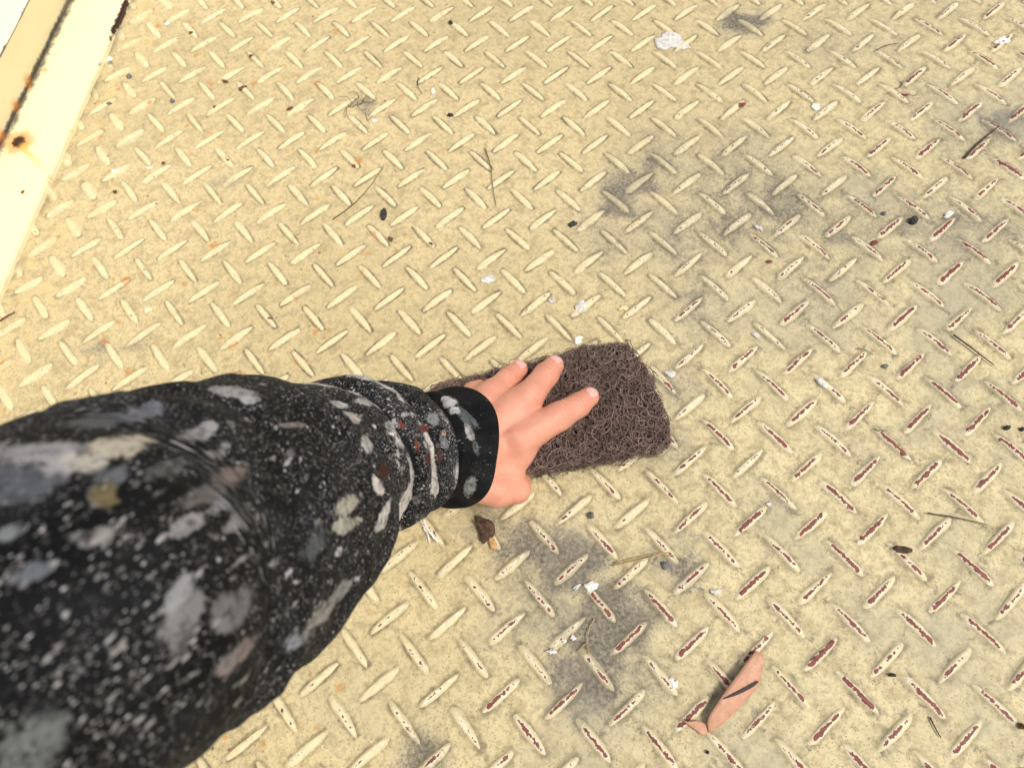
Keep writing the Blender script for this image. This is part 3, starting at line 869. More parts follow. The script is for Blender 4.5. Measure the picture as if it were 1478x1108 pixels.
for (px, py, ha, hb, ang, colx, st) in MARKS:
    k = np.where((np.abs(su - px) < 14) & (np.abs(sv - py) < 14))[0]
    if not len(k): continue
    k = k[np.argmin(sdp[k] + 1e-4 * np.hypot(su[k] - px, sv[k] - py))]
    q = SV - SV[k]; ha *= .37; hb *= .37
    # long side lies along the cloth, in the direction that reads as `ang` across the arm
    e1 = AX[:, 0] * math.cos(math.radians(ang)) + AX[:, 1] * math.sin(math.radians(ang))
    e2 = -AX[:, 0] * math.sin(math.radians(ang)) + AX[:, 1] * math.cos(math.radians(ang))
    wq = (vnoise(SV * 90 + px, 3) - .5) * .7
    depth_ = q @ AX[:, 2]
    dd = np.sqrt((q @ e1 / (ha / 1000)) ** 2 + (q @ e2 / (hb / 1000)) ** 2 + (depth_ / .022) ** 2) + wq
    f = np.clip(1.5 - dd, 0, 1.2) * st
    better = f > val
    val = np.where(better, f, val); colr[better] = colx
nc = NT('paint_splattered_black_cloth')
sa = nc.attr('splat'); scol = nc.attr('splat_colour').outputs['Color']; rest = nc.attr('rest_position').outputs['Vector']
cloth = nc.mix(nc.step(nc.noise(40, 4, .6, rest), .35, .7), (0.0035, 0.004, 0.0045), (0.012, 0.013, 0.0145))
zone = nc.noise(22, 3, .55, rest)
dens = nc.attr('speckle').outputs['Fac']
out = cloth
for sc, lo_, hi_, off, amt, seedv in ((430, .15, .24, .40, .75, 0), (850, .17, .28, .26, .75, 1), (620, .16, .26, .30, .75, 5), (1300, .2, .32, .26, .65, 6), (250, .11, .18, .54, .8, 2), (130, .08, .13, .66, .8, 3)):
    vec = nc.vadd(rest, (seedv * 1.7, seedv * .9, seedv * .3))
    wv = nc.new('ShaderNodeVectorMath', operation='ADD'); nz = nc.new('ShaderNodeTexNoise'); nz.inputs['Scale'].default_value = sc * 1.2
    nc.put(nz.inputs['Vector'], vec)
    sv_ = nc.new('ShaderNodeVectorMath', operation='SCALE'); nc.put(sv_.inputs[0], nz.outputs['Color']); sv_.inputs['Scale'].default_value = .75 / sc
    nc.put(wv.inputs[0], vec); nc.put(wv.inputs[1], sv_.outputs[0])
    dv, cv = nc.voro(sc, wv.outputs[0])
    hx, hy, hz = nc.xyz(cv)
    m_ = nc.step(nc.add(dv, nc.mul(hx, .22)), lo_ + .06, hi_ + .12, 1, 0)
    m_ = nc.mul(m_, nc.step(nc.add(nc.add(hy, nc.mul(nc.sub(zone, .5), 1.25)), dens), off + .12, off + .22))
    g = nc.m2('MULTIPLY_ADD', nc.m2('POWER', hz, 2.4), .68, .065)
    cg = nc.new('ShaderNodeCombineXYZ'); nc.put(cg.inputs[0], g); nc.put(cg.inputs[1], nc.mul(g, .97)); nc.put(cg.inputs[2], nc.mul(g, .96))
    out = nc.mix(nc.mul(m_, amt), out, cg.outputs[0])
streak = rest
edge_n = nc.add(nc.mul(nc.noise(150, 8, .82, streak, .6), 2.8), nc.mul(nc.noise(700, 3, .6, rest), .7))
sm = nc.step(nc.add(sa.outputs['Fac'], nc.sub(edge_n, 1.70)), .38, .66)
mot = nc.step(nc.noise(260, 6, .75, streak), .30, .58, .08, 1.0)
out = nc.mix(nc.mul(sm, nc.mul(mot, .9)), out, scol)
weave = nc.noise(2600, 2, .5, rest)
thick = nc.mul(sm, .8)
bmp = nc.bump(nc.add(nc.mul(weave, .5), nc.add(nc.noise(350, 4, .6, rest), thick)), .5, .0006)
M_CLOTH = nc.out(out, nc.mix(sm, (.85, .85, .85), (.55, .55, .55)), bmp, Specular_IOR_Level=.14)


def set_cloth_attrs(me, pv, tv, av, val_, col_, dens_):
    n_ = len(pv)
    q = me.attributes.new('splat', 'FLOAT', 'POINT'); q.data.foreach_set('value', val_.astype(np.float32))
    q = me.attributes.new('splat_colour', 'FLOAT_COLOR', 'POINT'); q.data.foreach_set('color', np.c_[col_, np.ones(n_)].astype(np.float32).ravel())
    q = me.attributes.new('rest_position', 'FLOAT_VECTOR', 'POINT')
    q.data.foreach_set('vector', np.stack([np.cos(av) * .06, np.sin(av) * .06, tv], 1).astype(np.float32).ravel())
    q = me.attributes.new('speckle', 'FLOAT', 'POINT'); q.data.foreach_set('value', dens_.astype(np.float32))


pad_n = nb - nr * nth
tv = np.concatenate([TT.ravel(), np.full(nth, CUFF_T - .006)] + [np.full(nth, seg[-1] + .01 * k) for k in range(1, 7)])
av = np.concatenate([AA.ravel()] + [th] * 7)
sl_me = mesh_from('sleeve', SV, sf, M_CLOTH)
fo_ = np.concatenate([FOLD.ravel(), np.ones(7 * nth)]); wo_ = np.concatenate([WORN.ravel(), np.zeros(7 * nth)])
wn_ = vnoise(np.c_[np.cos(av) * 2.6, np.sin(av) * 2.6, tv * 50], 61)
wv_ = wo_ * np.clip((wn_ - .22) * 2.0, 0, .70)
bt_ = wv_ > val
val = np.where(bt_, wv_, val); gw = .42 + .42 * vnoise(np.c_[np.cos(av) * 5, np.sin(av) * 5, tv * 30], 62)
colr = np.where(bt_[:, None], gw[:, None] * np.array([1.0, .96, .92]), colr)
dens = .06 - .13 * np.clip((tv - .17) / .08, 0, 1) + .17 * np.exp(-((tv - .10) / .07) ** 2) - .9 * (1 - np.clip((fo_ - .12) / .25, 0, 1)) + .12 * wo_
set_cloth_attrs(sl_me, SV, tv, av, val, colr, dens)
sleeve = obj('sleeve', sl_me, person)
tag(sleeve, 'black sleeve covered in grey, white and red paint splatters')

# cuff: plain dark band round the wrist, open towards the hand
tc_ = np.linspace(0, CUFF_T + .012, 46)
cc, rc, dc, ac_, bc = tube_frame(tc_)
rows = []
n_in = 10
inner_t = np.linspace(.03, 0, n_in)
for t_, shrink in [(x, .0032) for x in inner_t] + [(x, 0.0) for x in tc_]:
    c1, r1, d1, a1, b1 = tube_frame(np.array([max(t_, 0)]))
    wobble = (vnoise(np.stack([np.cos(th) * 1.6, np.sin(th) * 1.6, np.full(nth, t_ * 70)], -1), 55) - .5) * .0055
    fold = .0024 * math.sin(t_ * 300) + .0022 * math.exp(-((t_ - .001) / .004) ** 2)
    rr = r1[0] + wobble - shrink + (fold if shrink == 0 else 0)
    if t_ > CUFF_T - .006: rr = rr - .0045
    slip = .004 * np.sin(th * 1 + 2.0)[:, None] * d1[0]
    rows.append(c1[0] + a1[0] * (rr * np.cos(th))[:, None] + b1[0] * (rr * np.sin(th))[:, None] + slip)
CV = np.concatenate(rows); nrc = len(rows)
i, j = np.meshgrid(np.arange(nrc - 1), np.arange(nth), indexing='ij')
a_ = (i * nth + j).ravel(); b_ = (i * nth + (j + 1) % nth).ravel()
cu_me = mesh_from('cuff', CV, np.stack([a_, b_, b_ + nth, a_ + nth], 1), M_CLOTH)
tvc = np.repeat(np.concatenate([inner_t * 0 - .01, tc_ + 3.0]), nth); avc = np.tile(th, nrc)
pu, pv_, pd = project(CV)
valc = np.zeros(len(CV)); colc = np.full((len(CV), 3), .2)
for (px, py, ha, hb, ang, colx, st) in [(690, 715, 3.5, 6, 20, (.22, .23, .22), 1.1), (668, 578, 5, 2.0, 25, (.5, .5, .5), 1.05), (690, 610, 2, 6, -25, (.4, .4, .38), 1.0), (688, 590, 9, 3, 45, (.12, .14, .14), 1.0), (648, 566, 6, 2.5, 10, (.55, .55, .55), 1.1), (700, 640, 1.5, 5, -15, (.14, .15, .17), .9)]:
    k = np.where((np.abs(pu - px) < 14) & (np.abs(pv_ - py) < 14))[0]
    if not len(k): continue
    k = k[np.argmin(pd[k])]
    q = CV - CV[k]
    e1 = AX[:, 0] * math.cos(math.radians(ang)) + AX[:, 1] * math.sin(math.radians(ang)); e2 = -AX[:, 0] * math.sin(math.radians(ang)) + AX[:, 1] * math.cos(math.radians(ang))
    dd = np.sqrt((q @ e1 / (ha / 1000)) ** 2 + (q @ e2 / (hb / 1000)) ** 2 + (q @ AX[:, 2] / .015) ** 2)
    f = np.clip(1.6 - dd, 0, 1.2) * st
    bt = f > valc; valc = np.where(bt, f, valc); colc[bt] = colx
set_cloth_attrs(cu_me, CV, tvc, avc, valc, colc, np.full(len(CV), -.52))
cuff = obj('cuff', cu_me, sleeve)
tag(cuff, 'plain black stretch cuff round the wrist')

# ------------------------------------------------------------------ scouring pad
PC = [np.array([x * S, -y * S]) for x, y in ((-5.80, 3.20), (-2.08, 1.93), (-1.30, 4.03), (-4.95, 4.98))]   # far-left, far-right, near-right, near-left


def pad_uv(a, b):
    return (PC[0] * (1 - a)[:, None] + PC[1] * a[:, None]) * (1 - b)[:, None] + (PC[3] * (1 - a)[:, None] + PC[2] * a[:, None]) * b[:, None]


def pad_inset(a, b):
    """distance-like inset so the corners are rounded (0 at the rim)"""
    la, lb = 3.6 * S, 2.2 * S
    qx = np.abs(a - .5) * la - (la / 2 - .014); qy = np.abs(b - .5) * lb - (lb / 2 - .014)
    return .014 - (np.hypot(np.maximum(qx, 0), np.maximum(qy, 0)) + np.minimum(np.maximum(qx, qy), 0))


PZ0, PZ1 = .0022, .0205
OUTLINE = []
for k_ in range(4):
    p_, q_, o_ = PC[k_], PC[(k_ + 1) % 4], PC[k_ - 1]
    e1_ = (q_ - p_) / np.linalg.norm(q_ - p_); e0_ = (o_ - p_) / np.linalg.norm(o_ - p_)
    cut = (.010, .028, .012, .01)[k_]
    OUTLINE += [(p_ + e0_ * cut, p_ + e0_ * cut * .28 + e1_ * cut * .28), (p_ + e0_ * cut * .28 + e1_ * cut * .28, p_ + e1_ * cut), (p_ + e1_ * cut, q_)]


def keep_in(xy_, slack):
    wav = (vnoise(np.c_[xy_ * 120, xy_[:, 0] * 0], 17) - .5) * .0035
    for p_, q_ in OUTLINE:
        ed = q_ - p_; nr_ = np.array([ed[1], -ed[0]]) / np.linalg.norm(ed)
        over = np.maximum(-(xy_ - p_) @ nr_ - slack - wav, 0)
        xy_ = xy_ + over[:, None] * nr_
    return xy_


na, nbp = 60, 40
A_, B_ = np.meshgrid(np.linspace(0.0, 1.0, na), np.linspace(0.0, 1.0, nbp), indexing='ij')
A_, B_ = A_.ravel(), B_.ravel()
# solid dark web inside
core_v = []
ab = np.stack([A_, B_], 1)
ctr = (ab - .5)
# pull grid corners in to a rounded outline
def rounded(a, b, grow):
    la, lb = 3.6 * S, 2.2 * S
    x = (a - .5) * 2; y = (b - .5) * 2
    mapx = x * np.sqrt(1 - y * y * .10); mapy = y * np.sqrt(1 - x * x * .07)
    return .5 + mapx * .5 * grow, .5 + mapy * .5 * grow


ra_, rb_ = rounded(A_, B_, .955)
pxy = keep_in(pad_uv(ra_, rb_), -.0028)
rim = np.maximum(np.abs(A_ - .5), np.abs(B_ - .5)) * 2
topz = PZ1 - .0058 - .005 * np.clip((rim - .85) / .15, 0, 1) ** 2 + (vnoise(np.c_[pxy * 260, pxy[:, 0] * 0], 3) - .5) * .004
botz = PZ0 + .0015 + .004 * np.clip((rim - .85) / .15, 0, 1) ** 2
cv = np.concatenate([np.c_[pxy, topz], np.c_[pxy, botz]])
i, j = np.meshgrid(np.arange(na - 1), np.arange(nbp - 1), indexing='ij'); q = (i * nbp + j).ravel()
ft = np.stack([q, q + nbp, q + nbp + 1, q + 1], 1); N_ = na * nbp
fb = ft[:, ::-1] + N_
side = []
loop = [i * nbp for i in range(na)] + [(na - 1) * nbp + j for j in range(1, nbp)] + [i * nbp + nbp - 1 for i in range(na - 2, -1, -1)] + [j for j in range(nbp - 2, 0, -1)]
for k in range(len(loop)):
    a0, b0 = loop[k], loop[(k + 1) % len(loop)]
    side.append((b0, a0, a0 + N_, b0 + N_))
M_CORE = plain('dark_pad_web', (0.020, 0.012, 0.012), .9, .4, 400)
nf = NT('brown_pad_fibre')
tint = nf.attr('tint').outputs['Fac']
M_FIB = nf.out(nf.mix(tint, (0.048, 0.031, 0.026), (0.33, 0.228, 0.190)), .55, Specular_IOR_Level=.4)
pad = empty('scouring_pad', (*pad_uv(np.array([.5]), np.array([.5]))[0], 0))
tag(pad, 'thick brown scouring pad of tangled coarse fibres lying under the hand', 'scouring pad')
obj('web', mesh_from('web', cv, np.concatenate([ft, fb, np.array(side)]), M_CORE), pad)


def fibres(nstr, seed, nseg=16, r0=.00024, r1=.00042, spread=0.0):
    rg = np.random.default_rng(seed)
    a = rg.uniform(-.01, 1.01, nstr); b = rg.uniform(-.01, 1.01, nstr)
    on_side = rg.random(nstr) < .22
    # a share of the strands starts on the four sides
    which = rg.integers(0, 4, nstr)
    a = np.where(on_side & (which == 0), .005, np.where(on_side & (which == 1), .995, a))
    b = np.where(on_side & (which == 2), .005, np.where(on_side & (which == 3), .995, b))
    a, b = rounded(np.clip(a, 0, 1), np.clip(b, 0, 1), .985)
    xy = pad_uv(a, b)
    z = np.where(on_side, rg.uniform(PZ0, PZ1 - .001, nstr), PZ1 - np.abs(rg.normal(0, .0034, nstr)))
    p = np.c_[xy, z]
    head = rg.uniform(0, 2 * math.pi, nstr); curl = rg.normal(0, 1, nstr); pitch = rg.normal(0, .28, nstr)
    step = rg.uniform(.0011, .0017, nstr)
    rad = rg.uniform(r0, r1, nstr)
    pts = np.zeros((nstr, nseg, 3)); pts[:, 0] = p
    loose = np.where(rg.random(nstr) < .12, rg.uniform(.001, .004, nstr), rg.uniform(-.0015, .0012, nstr))
    turn = np.sign(curl) * rg.uniform(.12, .50, nstr)
    for k in range(1, nseg):
        head = head + turn + rg.normal(0, .12, nstr)
        pitch = pitch * .8 + rg.normal(0, .26, nstr)
        dxyz = np.c_[np.cos(head) * np.cos(pitch), np.sin(head) * np.cos(pitch), np.sin(pitch)]
        pts[:, k] = pts[:, k - 1] + dxyz * step[:, None]
        pts[:, k, 2] = np.clip(pts[:, k, 2], .0012, PZ1 + .0012)
        # strands stay in the web: pull stray ends back inside the outline
        pts[:, k, :2] = keep_in(pts[:, k, :2], loose + spread + np.abs(rg.normal(0, .0007, nstr)))
    tan = np.gradient(pts, axis=1); tan /= np.linalg.norm(tan, axis=2, keepdims=True)
    e1 = np.cross(tan, np.array([0, 0, 1.0]) + 1e-3); e1 /= np.linalg.norm(e1, axis=2, keepdims=True)
    e2 = np.cross(tan, e1)
    V = []
    for q in range(3):
        an = 2 * math.pi * q / 3
        V.append(pts + (e1 * math.cos(an) + e2 * math.sin(an)) * rad[:, None, None])
    V = np.stack(V, 2).reshape(-1, 3)
    s_, k_, q_ = np.meshgrid(np.arange(nstr), np.arange(nseg - 1), np.arange(3), indexing='ij')
    bi = (s_ * nseg + k_) * 3
    v0 = (bi + q_).ravel(); v1 = (bi + (q_ + 1) % 3).ravel()
    F = np.stack([v0, v1, v1 + 3, v0 + 3], 1)
    tint_ = np.repeat(np.clip(rg.normal(.5, .22, nstr), 0, 1), nseg * 3)
    return V, F, tint_


FV, FF, FT = fibres(4600, 5)
fv2, ff2, ft2 = fibres(2600, 6, 14, .00016, .00024, .0012)
FF = np.concatenate([FF, ff2 + len(FV)]); FV = np.concatenate([FV, fv2]); FT = np.concatenate([FT, ft2])
# strands are pressed out of the way where the fingers lie
hd = np.zeros(len(FV), np.float32)
for k in range(0, len(FV), 200000): hd[k:k + 200000] = hand_sdf(FV[k:k + 200000].astype(np.float32))
FV[:, 2] = np.where(hd < .0004, np.minimum(FV[:, 2], PZ1 - .0045) , FV[:, 2])
fm = mesh_from('fibres', FV, FF, M_FIB)
q = fm.attributes.new('tint', 'FLOAT', 'POINT'); q.data.foreach_set('value', FT.astype(np.float32))
fo = obj('fibres', fm, pad); fo['kind'] = 'stuff'

# ------------------------------------------------------------------ litter on the floor
def tube_mesh(name, pts, rad, mat, sides=6, taper=.5, jitter=.0):
    pts = np.array(pts, float); n = len(pts)
    # refine
    t = np.arange(n, dtype=float); tq_ = np.linspace(0, n - 1, (n - 1) * 6 + 1)
    P = spline(tq_, t, pts); P += RNG.normal(0, jitter, P.shape)
    tan = np.gradient(P, axis=0); tan /= np.linalg.norm(tan, axis=1)[:, None]
    e1 = np.cross(tan, [0, 0, 1.0]); e1 /= np.linalg.norm(e1, axis=1)[:, None]; e2 = np.cross(tan, e1)
    V, Fc = [], []
    for k in range(len(P)):
        f = 1 - (1 - taper) * k / (len(P) - 1)
        for s in range(sides):
            an = 2 * math.pi * s / sides
            V.append(P[k] + (e1[k] * math.cos(an) + e2[k] * math.sin(an)) * rad * f)
    for k in range(len(P) - 1):
        for s in range(sides):
            a = k * sides + s; b = k * sides + (s + 1) % sides
            Fc.append((a, b, b + sides, a + sides))
    Fc.append(tuple(range(sides))[::-1]); Fc.append(tuple(range((len(P) - 1) * sides, len(P) * sides)))
    return mesh_from(name, V, Fc, mat)


def px_line(pts, z=.0021):
    return [at(p[0], p[1], p[2] if len(p) > 2 else z) for p in pts]


def stick(name, label, cat, pts, rad, mat, group=None, taper=.55, jitter=.00008):
    o = obj(name, tube_mesh(name, px_line(pts), rad, mat, taper=taper, jitter=jitter))
    return tag(o, label, cat, group)


def flake_mesh(name, c, L, Wd, ang, th_, mat, seed, lumpy=.25, dome=.5, seg=16, irregular=.22):
    rg = np.random.default_rng(seed)
    V, Fc = [], []
    rj = 1 + rg.normal(0, irregular, seg); rj = (rj + np.roll(rj, 1) * .6) / 1.6
    rings = [(1.0, 0.0), (1.02, .55), (.86, 1.0), (.45, 1.0 + dome * .5)]
    ca, sa_ = math.cos(ang), math.sin(ang)
    for s, zz in rings:
        for q in range(seg):
            t = 2 * math.pi * q / seg
            x = L * math.cos(t) * s * rj[q]; y = Wd * math.sin(t) * s * rj[q]
            z = th_ * zz * (1 + rg.normal(0, lumpy) * (zz > .6))
            V.append((c[0] + x * ca - y * sa_, c[1] + x * sa_ + y * ca, c[2] + z))
    V.append((c[0], c[1], c[2] + th_ * (1 + dome)))
    for k in range(len(rings) - 1):
        for q in range(seg):
            a = k * seg + q; b = k * seg + (q + 1) % seg
            Fc.append((a, b, b + seg, a + seg))
    bb = (len(rings) - 1) * seg
    for q in range(seg): Fc.append((bb + q, bb + (q + 1) % seg, len(V) - 1))
    Fc.append(tuple(range(seg))[::-1])
    return mesh_from(name, V, Fc, mat)


M_WHITE = plain('white_flaked_paint', (0.82, 0.79, 0.74), .5, .12, 500)
M_GREYW = plain('grey_white_paint', (0.62, 0.60, 0.56), .55, .25, 350)
M_RED = plain('red_primer_chip', (0.20, 0.035, 0.03), .6, .3, 500)
M_DARK = plain('dark_grit', (0.035, 0.032, 0.03), .7, .5, 500)
M_GREY = plain('grey_stone', (0.16, 0.16, 0.17), .7, .3, 500)
M_TWIG = plain('brown_twig', (0.10, 0.062, 0.038), .8, .45, 700)
M_DTW = plain('dark_twig', (0.055, 0.038, 0.026), .8, .45, 700)
M_STRAW = plain('pale_straw', (0.40, 0.29, 0.14), .7, .3, 500)
M_BARK = plain('bark', (0.075, 0.042, 0.024), .85, .6, 350)
M_BARKIN = plain('bark_inside', (0.55, 0.34, 0.15), .8, .3, 350)
M_RUSTY = plain('rusty_crumb', (0.14, 0.065, 0.025), .85, .5, 500)


def flake(name, label, cat, px, py, l_px, w_px, ang_deg, mat, th_=.0008, z=0.0003, seed=None, group=None, **kw):
    if name == 'pebble': l_px *= .75; w_px *= .7
    c = at(px, py, z)
    k = np.linalg.norm(at(px + 1, py, z) - c)
    a = at(px + math.cos(math.radians(ang_deg)), py - math.sin(math.radians(ang_deg)), z) - c
    if name == 'paint_flake' and l_px < 40: l_px *= .85; w_px *= .82
    o = obj(name, flake_mesh(name, c, l_px * k / 2, w_px * k / 2, math.atan2(a[1], a[0]), th_, mat, seed if seed is not None else int(px * 7 + py), **kw))
    return tag(o, label, cat, group)


# --- twigs and needles
stick('twig', 'straight dark twig lying beside the right edge, above the thin grey stick', 'twig', [(1376, 483, .0028), (1404, 503, .003), (1435, 527, .0022)], .00075, M_DTW, 'twigs on the floor')
stick('twig', 'thin grey stick near the right edge, pointing slightly downhill below the dark twig', 'twig', [(1339, 740, .0022), (1382, 747, .0026), (1426, 757, .0022)], .00055, M_TWIG, 'twigs on the floor')
stick('twig', 'dark curved twig in the soot patch at the upper right corner', 'twig', [(1392, 228, .002), (1412, 207, .0028), (1442, 182, .002)], .0010, M_DTW, 'twigs on the floor')
stick('twig', 'short dark splinter near the bottom right corner below the worn red bars', 'twig', [(1342, 1034, .0015), (1350, 1050, .002), (1358, 1064, .0014)], .0006, M_DTW, 'twigs on the floor')
stick('pine_needle', 'long curved brown needle left of the black seed', 'needle', [(480, 317, .0017), (512, 293, .0024), (537, 265, .0024), (554, 239, .0018)], .00052, M_TWIG, 'dry needles')
stick('pine_needle', 'nearly upright brown needle above the middle of the floor', 'needle', [(700, 214, .002), (708, 240, .0028), (711, 268, .0026), (716, 298, .0018)], .0005, M_TWIG, 'dry needles')
stick('pine_needle', 'fine dark curved needle beside the worn bar at the top right', 'needle', [(1264, 73, .0014), (1278, 66, .002), (1298, 62, .0016)], .00045, M_DTW, 'dry needles')
stick('pine_needle', 'tiny dark needle across the end of a bar right of the pad', 'needle', [(1238, 502, .0018), (1248, 505, .0022), (1260, 511, .0016)], .00045, M_DTW, 'dry needles')
stick('pine_needle', 'tiny dark needle at the tip of a bar far right of the pad', 'needle', [(1261, 618, .0018), (1268, 621, .002), (1280, 621, .0016)], .00045, M_DTW, 'dry needles')
stick('pine_needle', 'dark brown needle lying by the flange foot at the left edge', 'needle', [(0, 463, .001), (10, 456, .0024), (22, 450, .0014)], .0009, M_RUSTY, 'dry needles')
stick('pine_needle', 'thin kinked brown stalk hanging beside the bars near the top', 'needle', [(604, 112, .0014), (603, 124, .0022), (609, 135, .0016)], .0005, M_DTW, 'dry needles')
straw = empty('straw', at(925, 808, 0))
tag(straw, 'bundle of pale straw stalks lying across worn bars in the soot right of centre', 'straw')
for pl, rd in (([(884, 816, .002), (920, 808, .0032), (968, 796, .0022)], .00065), ([(886, 812, .0022), (925, 803, .003), (960, 797, .0024)], .0005), ([(950, 799, .0022), (963, 801, .003), (975, 801, .002)], .0006)):
    obj('stalk', tube_mesh('stalk', px_line(pl), rd, M_STRAW, taper=.6, jitter=.0001), straw)
sprig = empty('sprig', at(850, 920, 0))
tag(sprig, 'fine forked straw sprig curving out of the soot patch near the bottom centre', 'sprig')
for pl in ([(858, 893, .002), (850, 908, .003), (848, 925, .0028), (850, 945, .0016)], [(848, 926, .0028), (840, 933, .002), (833, 940, .0014)]):
    obj('stalk', tube_mesh('stalk', px_line(pl), .00045, M_STRAW, taper=.6, jitter=.00006), sprig)

# --- fibre tangles
def tangle(label, px, py, r_px, nst, mat, seed, rad=.0003):
    rg = np.random.default_rng(seed)
    c = at(px, py, .001); k = np.linalg.norm(at(px + 1, py, .001) - c)
    root = empty('fibre_tangle', (c[0], c[1], 0)); tag(root, label, 'fibre tangle', 'fibre tangles')
    for s in range(nst):
        p = c + np.r_[rg.normal(0, r_px * k * .35, 2), 0]
        hd_, L = rg.uniform(0, 6.28), []
        for q in range(6):
            L.append(p.copy()); hd_ += rg.normal(.25, .55)
            p = p + np.array([math.cos(hd_), math.sin(hd_), rg.normal(0, .3)]) * r_px * k * .33
            p[2] = min(max(p[2], .0008), .006)
        obj('strand', tube_mesh('strand', L, rad, mat, sides=4, taper=.7), root)


tangle('small tangle of dark brown fibres caught on bars at the upper left', 518, 150, 17, 9, M_DTW, 3)
tangle('thin dark fibres scattered round a worn bar near the top right', 1296, 128, 14, 5, M_DTW, 4, .00022)

# --- bark chip beside the hand
bark = empty('bark_chip', at(704, 768, 0))
tag(bark, 'dark brown bark chip lying just below the hand', 'bark chip')
c = at(701, 765, .0016); k = np.linalg.norm(at(702, 765, .0016) - c)
obj('bark', flake_mesh('bark', c, 21 * k, 12 * k, math.radians(-62), .0028, M_BARK, 5, .2, .35), bark)
c2 = at(713, 785, .0012)
obj('torn_end', flake_mesh('torn_end', c2, 9 * k, 5.5 * k, math.radians(-60), .0022, M_BARKIN, 8, .3, .3), bark)

# --- seeds, pebbles, husk
flake('seed', 'small black oval seed on the floor above the arm', 'seed', 554, 310, 20, 9, 82, M_DARK, .0025, dome=.5, irregular=.05)
flake('pebble', 'dark round pebble in the grey patch below the upper right corner', 'pebble', 1317, 320, 17, 16, 20, M_DARK, .004, irregular=.12, group='pebbles')
flake('pebble', 'smaller grey pebble just up and left of the dark round pebble', 'pebble', 1275, 309, 9, 9, 0, M_GREY, .002, irregular=.15, group='pebbles')
flake('pebble', 'grey stone chip on a bar tip below the pad', 'pebble', 853, 744, 11, 14, 10, M_GREY, .003, z=.001, irregular=.15, group='pebbles')
flake('pebble', 'dark crumb by the right edge, left one of two side by side', 'pebble', 1452, 618, 13, 9, 20, M_DARK, .0025, irregular=.12, group='pebbles')
flake('pebble', 'dark crumb at the very right edge, right one of two side by side', 'pebble', 1474, 620, 8, 9, 20, M_DARK, .002, irregular=.12, group='pebbles')
flake('pebble', 'dark soft crumb between bars right of the pad below the needle', 'pebble', 1277, 529, 12, 10, 0, M_GREY, .0018, irregular=.15, group='pebbles')
flake('pebble', 'black crumb on the bar tip right of the leaf', 'pebble', 1287, 974, 16, 7, -5, M_DARK, .002, z=.0008, irregular=.2, group='pebbles')
flake('pebble', 'brown crumb in the bottom right corner', 'pebble', 1473, 1047, 14, 13, -40, M_RUSTY, .003, irregular=.2, group='pebbles')
flake('pebble', 'black crumb below the leaf near the bottom edge', 'pebble', 1021, 1085, 7, 7, 0, M_DARK, .002, irregular=.1, group='pebbles')
flake('pebble', 'flat grey pebble under the bar beside the twig-like straw bundle', 'pebble', 960, 816, 13, 18, 20, M_GREY, .0018, irregular=.15, group='pebbles')
flake('pebble', 'black speck of grit on the bar end at the top centre', 'pebble', 651, 34, 10, 7, -25, M_DARK, .002, z=.0008, irregular=.15, group='pebbles')
flake('pebble', 'dark greenish crumb on the bar tip at the upper centre', 'pebble', 650, 167, 11, 6, 5, M_DARK, .002, z=.0008, irregular=.15, group='pebbles')
flake('pebble', 'dark clump of grit beside the bar left of the soot patch', 'pebble', 826, 324, 18, 12, 30, M_DARK, .0022, irregular=.3, group='pebbles')
flake('pebble', 'blue-grey pebble by the flange in the upper left', 'pebble', 187, 112, 9, 9, 0, M_GREY, .0025, irregular=.12, group='pebbles')
flake('pebble', 'grey pebble among bars right of the rail, upper left', 'pebble', 249, 147, 9, 7, 0, M_GREY, .002, irregular=.15, group='pebbles')
flake('pebble', 'dark flat grit lump on the floor next to the rail, lower of a pair', 'pebble', 158, 150, 10, 6, 10, M_GREY, .0015, irregular=.2, group='pebbles')
husk = flake('seed_husk', 'brown open seed husk resting on a worn bar at the right', 'seed husk', 1303, 793, 26, 11, -8, M_BARK, .0022, z=.0014, irregular=.1, dome=.1)

# --- red primer chips
for px, py, l, w, a, lab in ((1263, 351, 13, 9, 30, 'dark red paint chip below the round pebble at the upper right'), (1110, 377, 14, 8, -5, 'dark red paint chip above the right end of the pad'),
                             (1069, 151, 17, 8, 8, 'dark red paint chip on a bar tip near the top right'), (1304, 137, 16, 4, 0, 'thin dark red paint sliver beside the top right fibre tangle')):
    flake('paint_chip', lab, 'paint chip', px, py, l * .85, w * .8, a, M_RED, .0006, z=.0012, group='red paint chips', irregular=.35, seg=7, dome=.05)

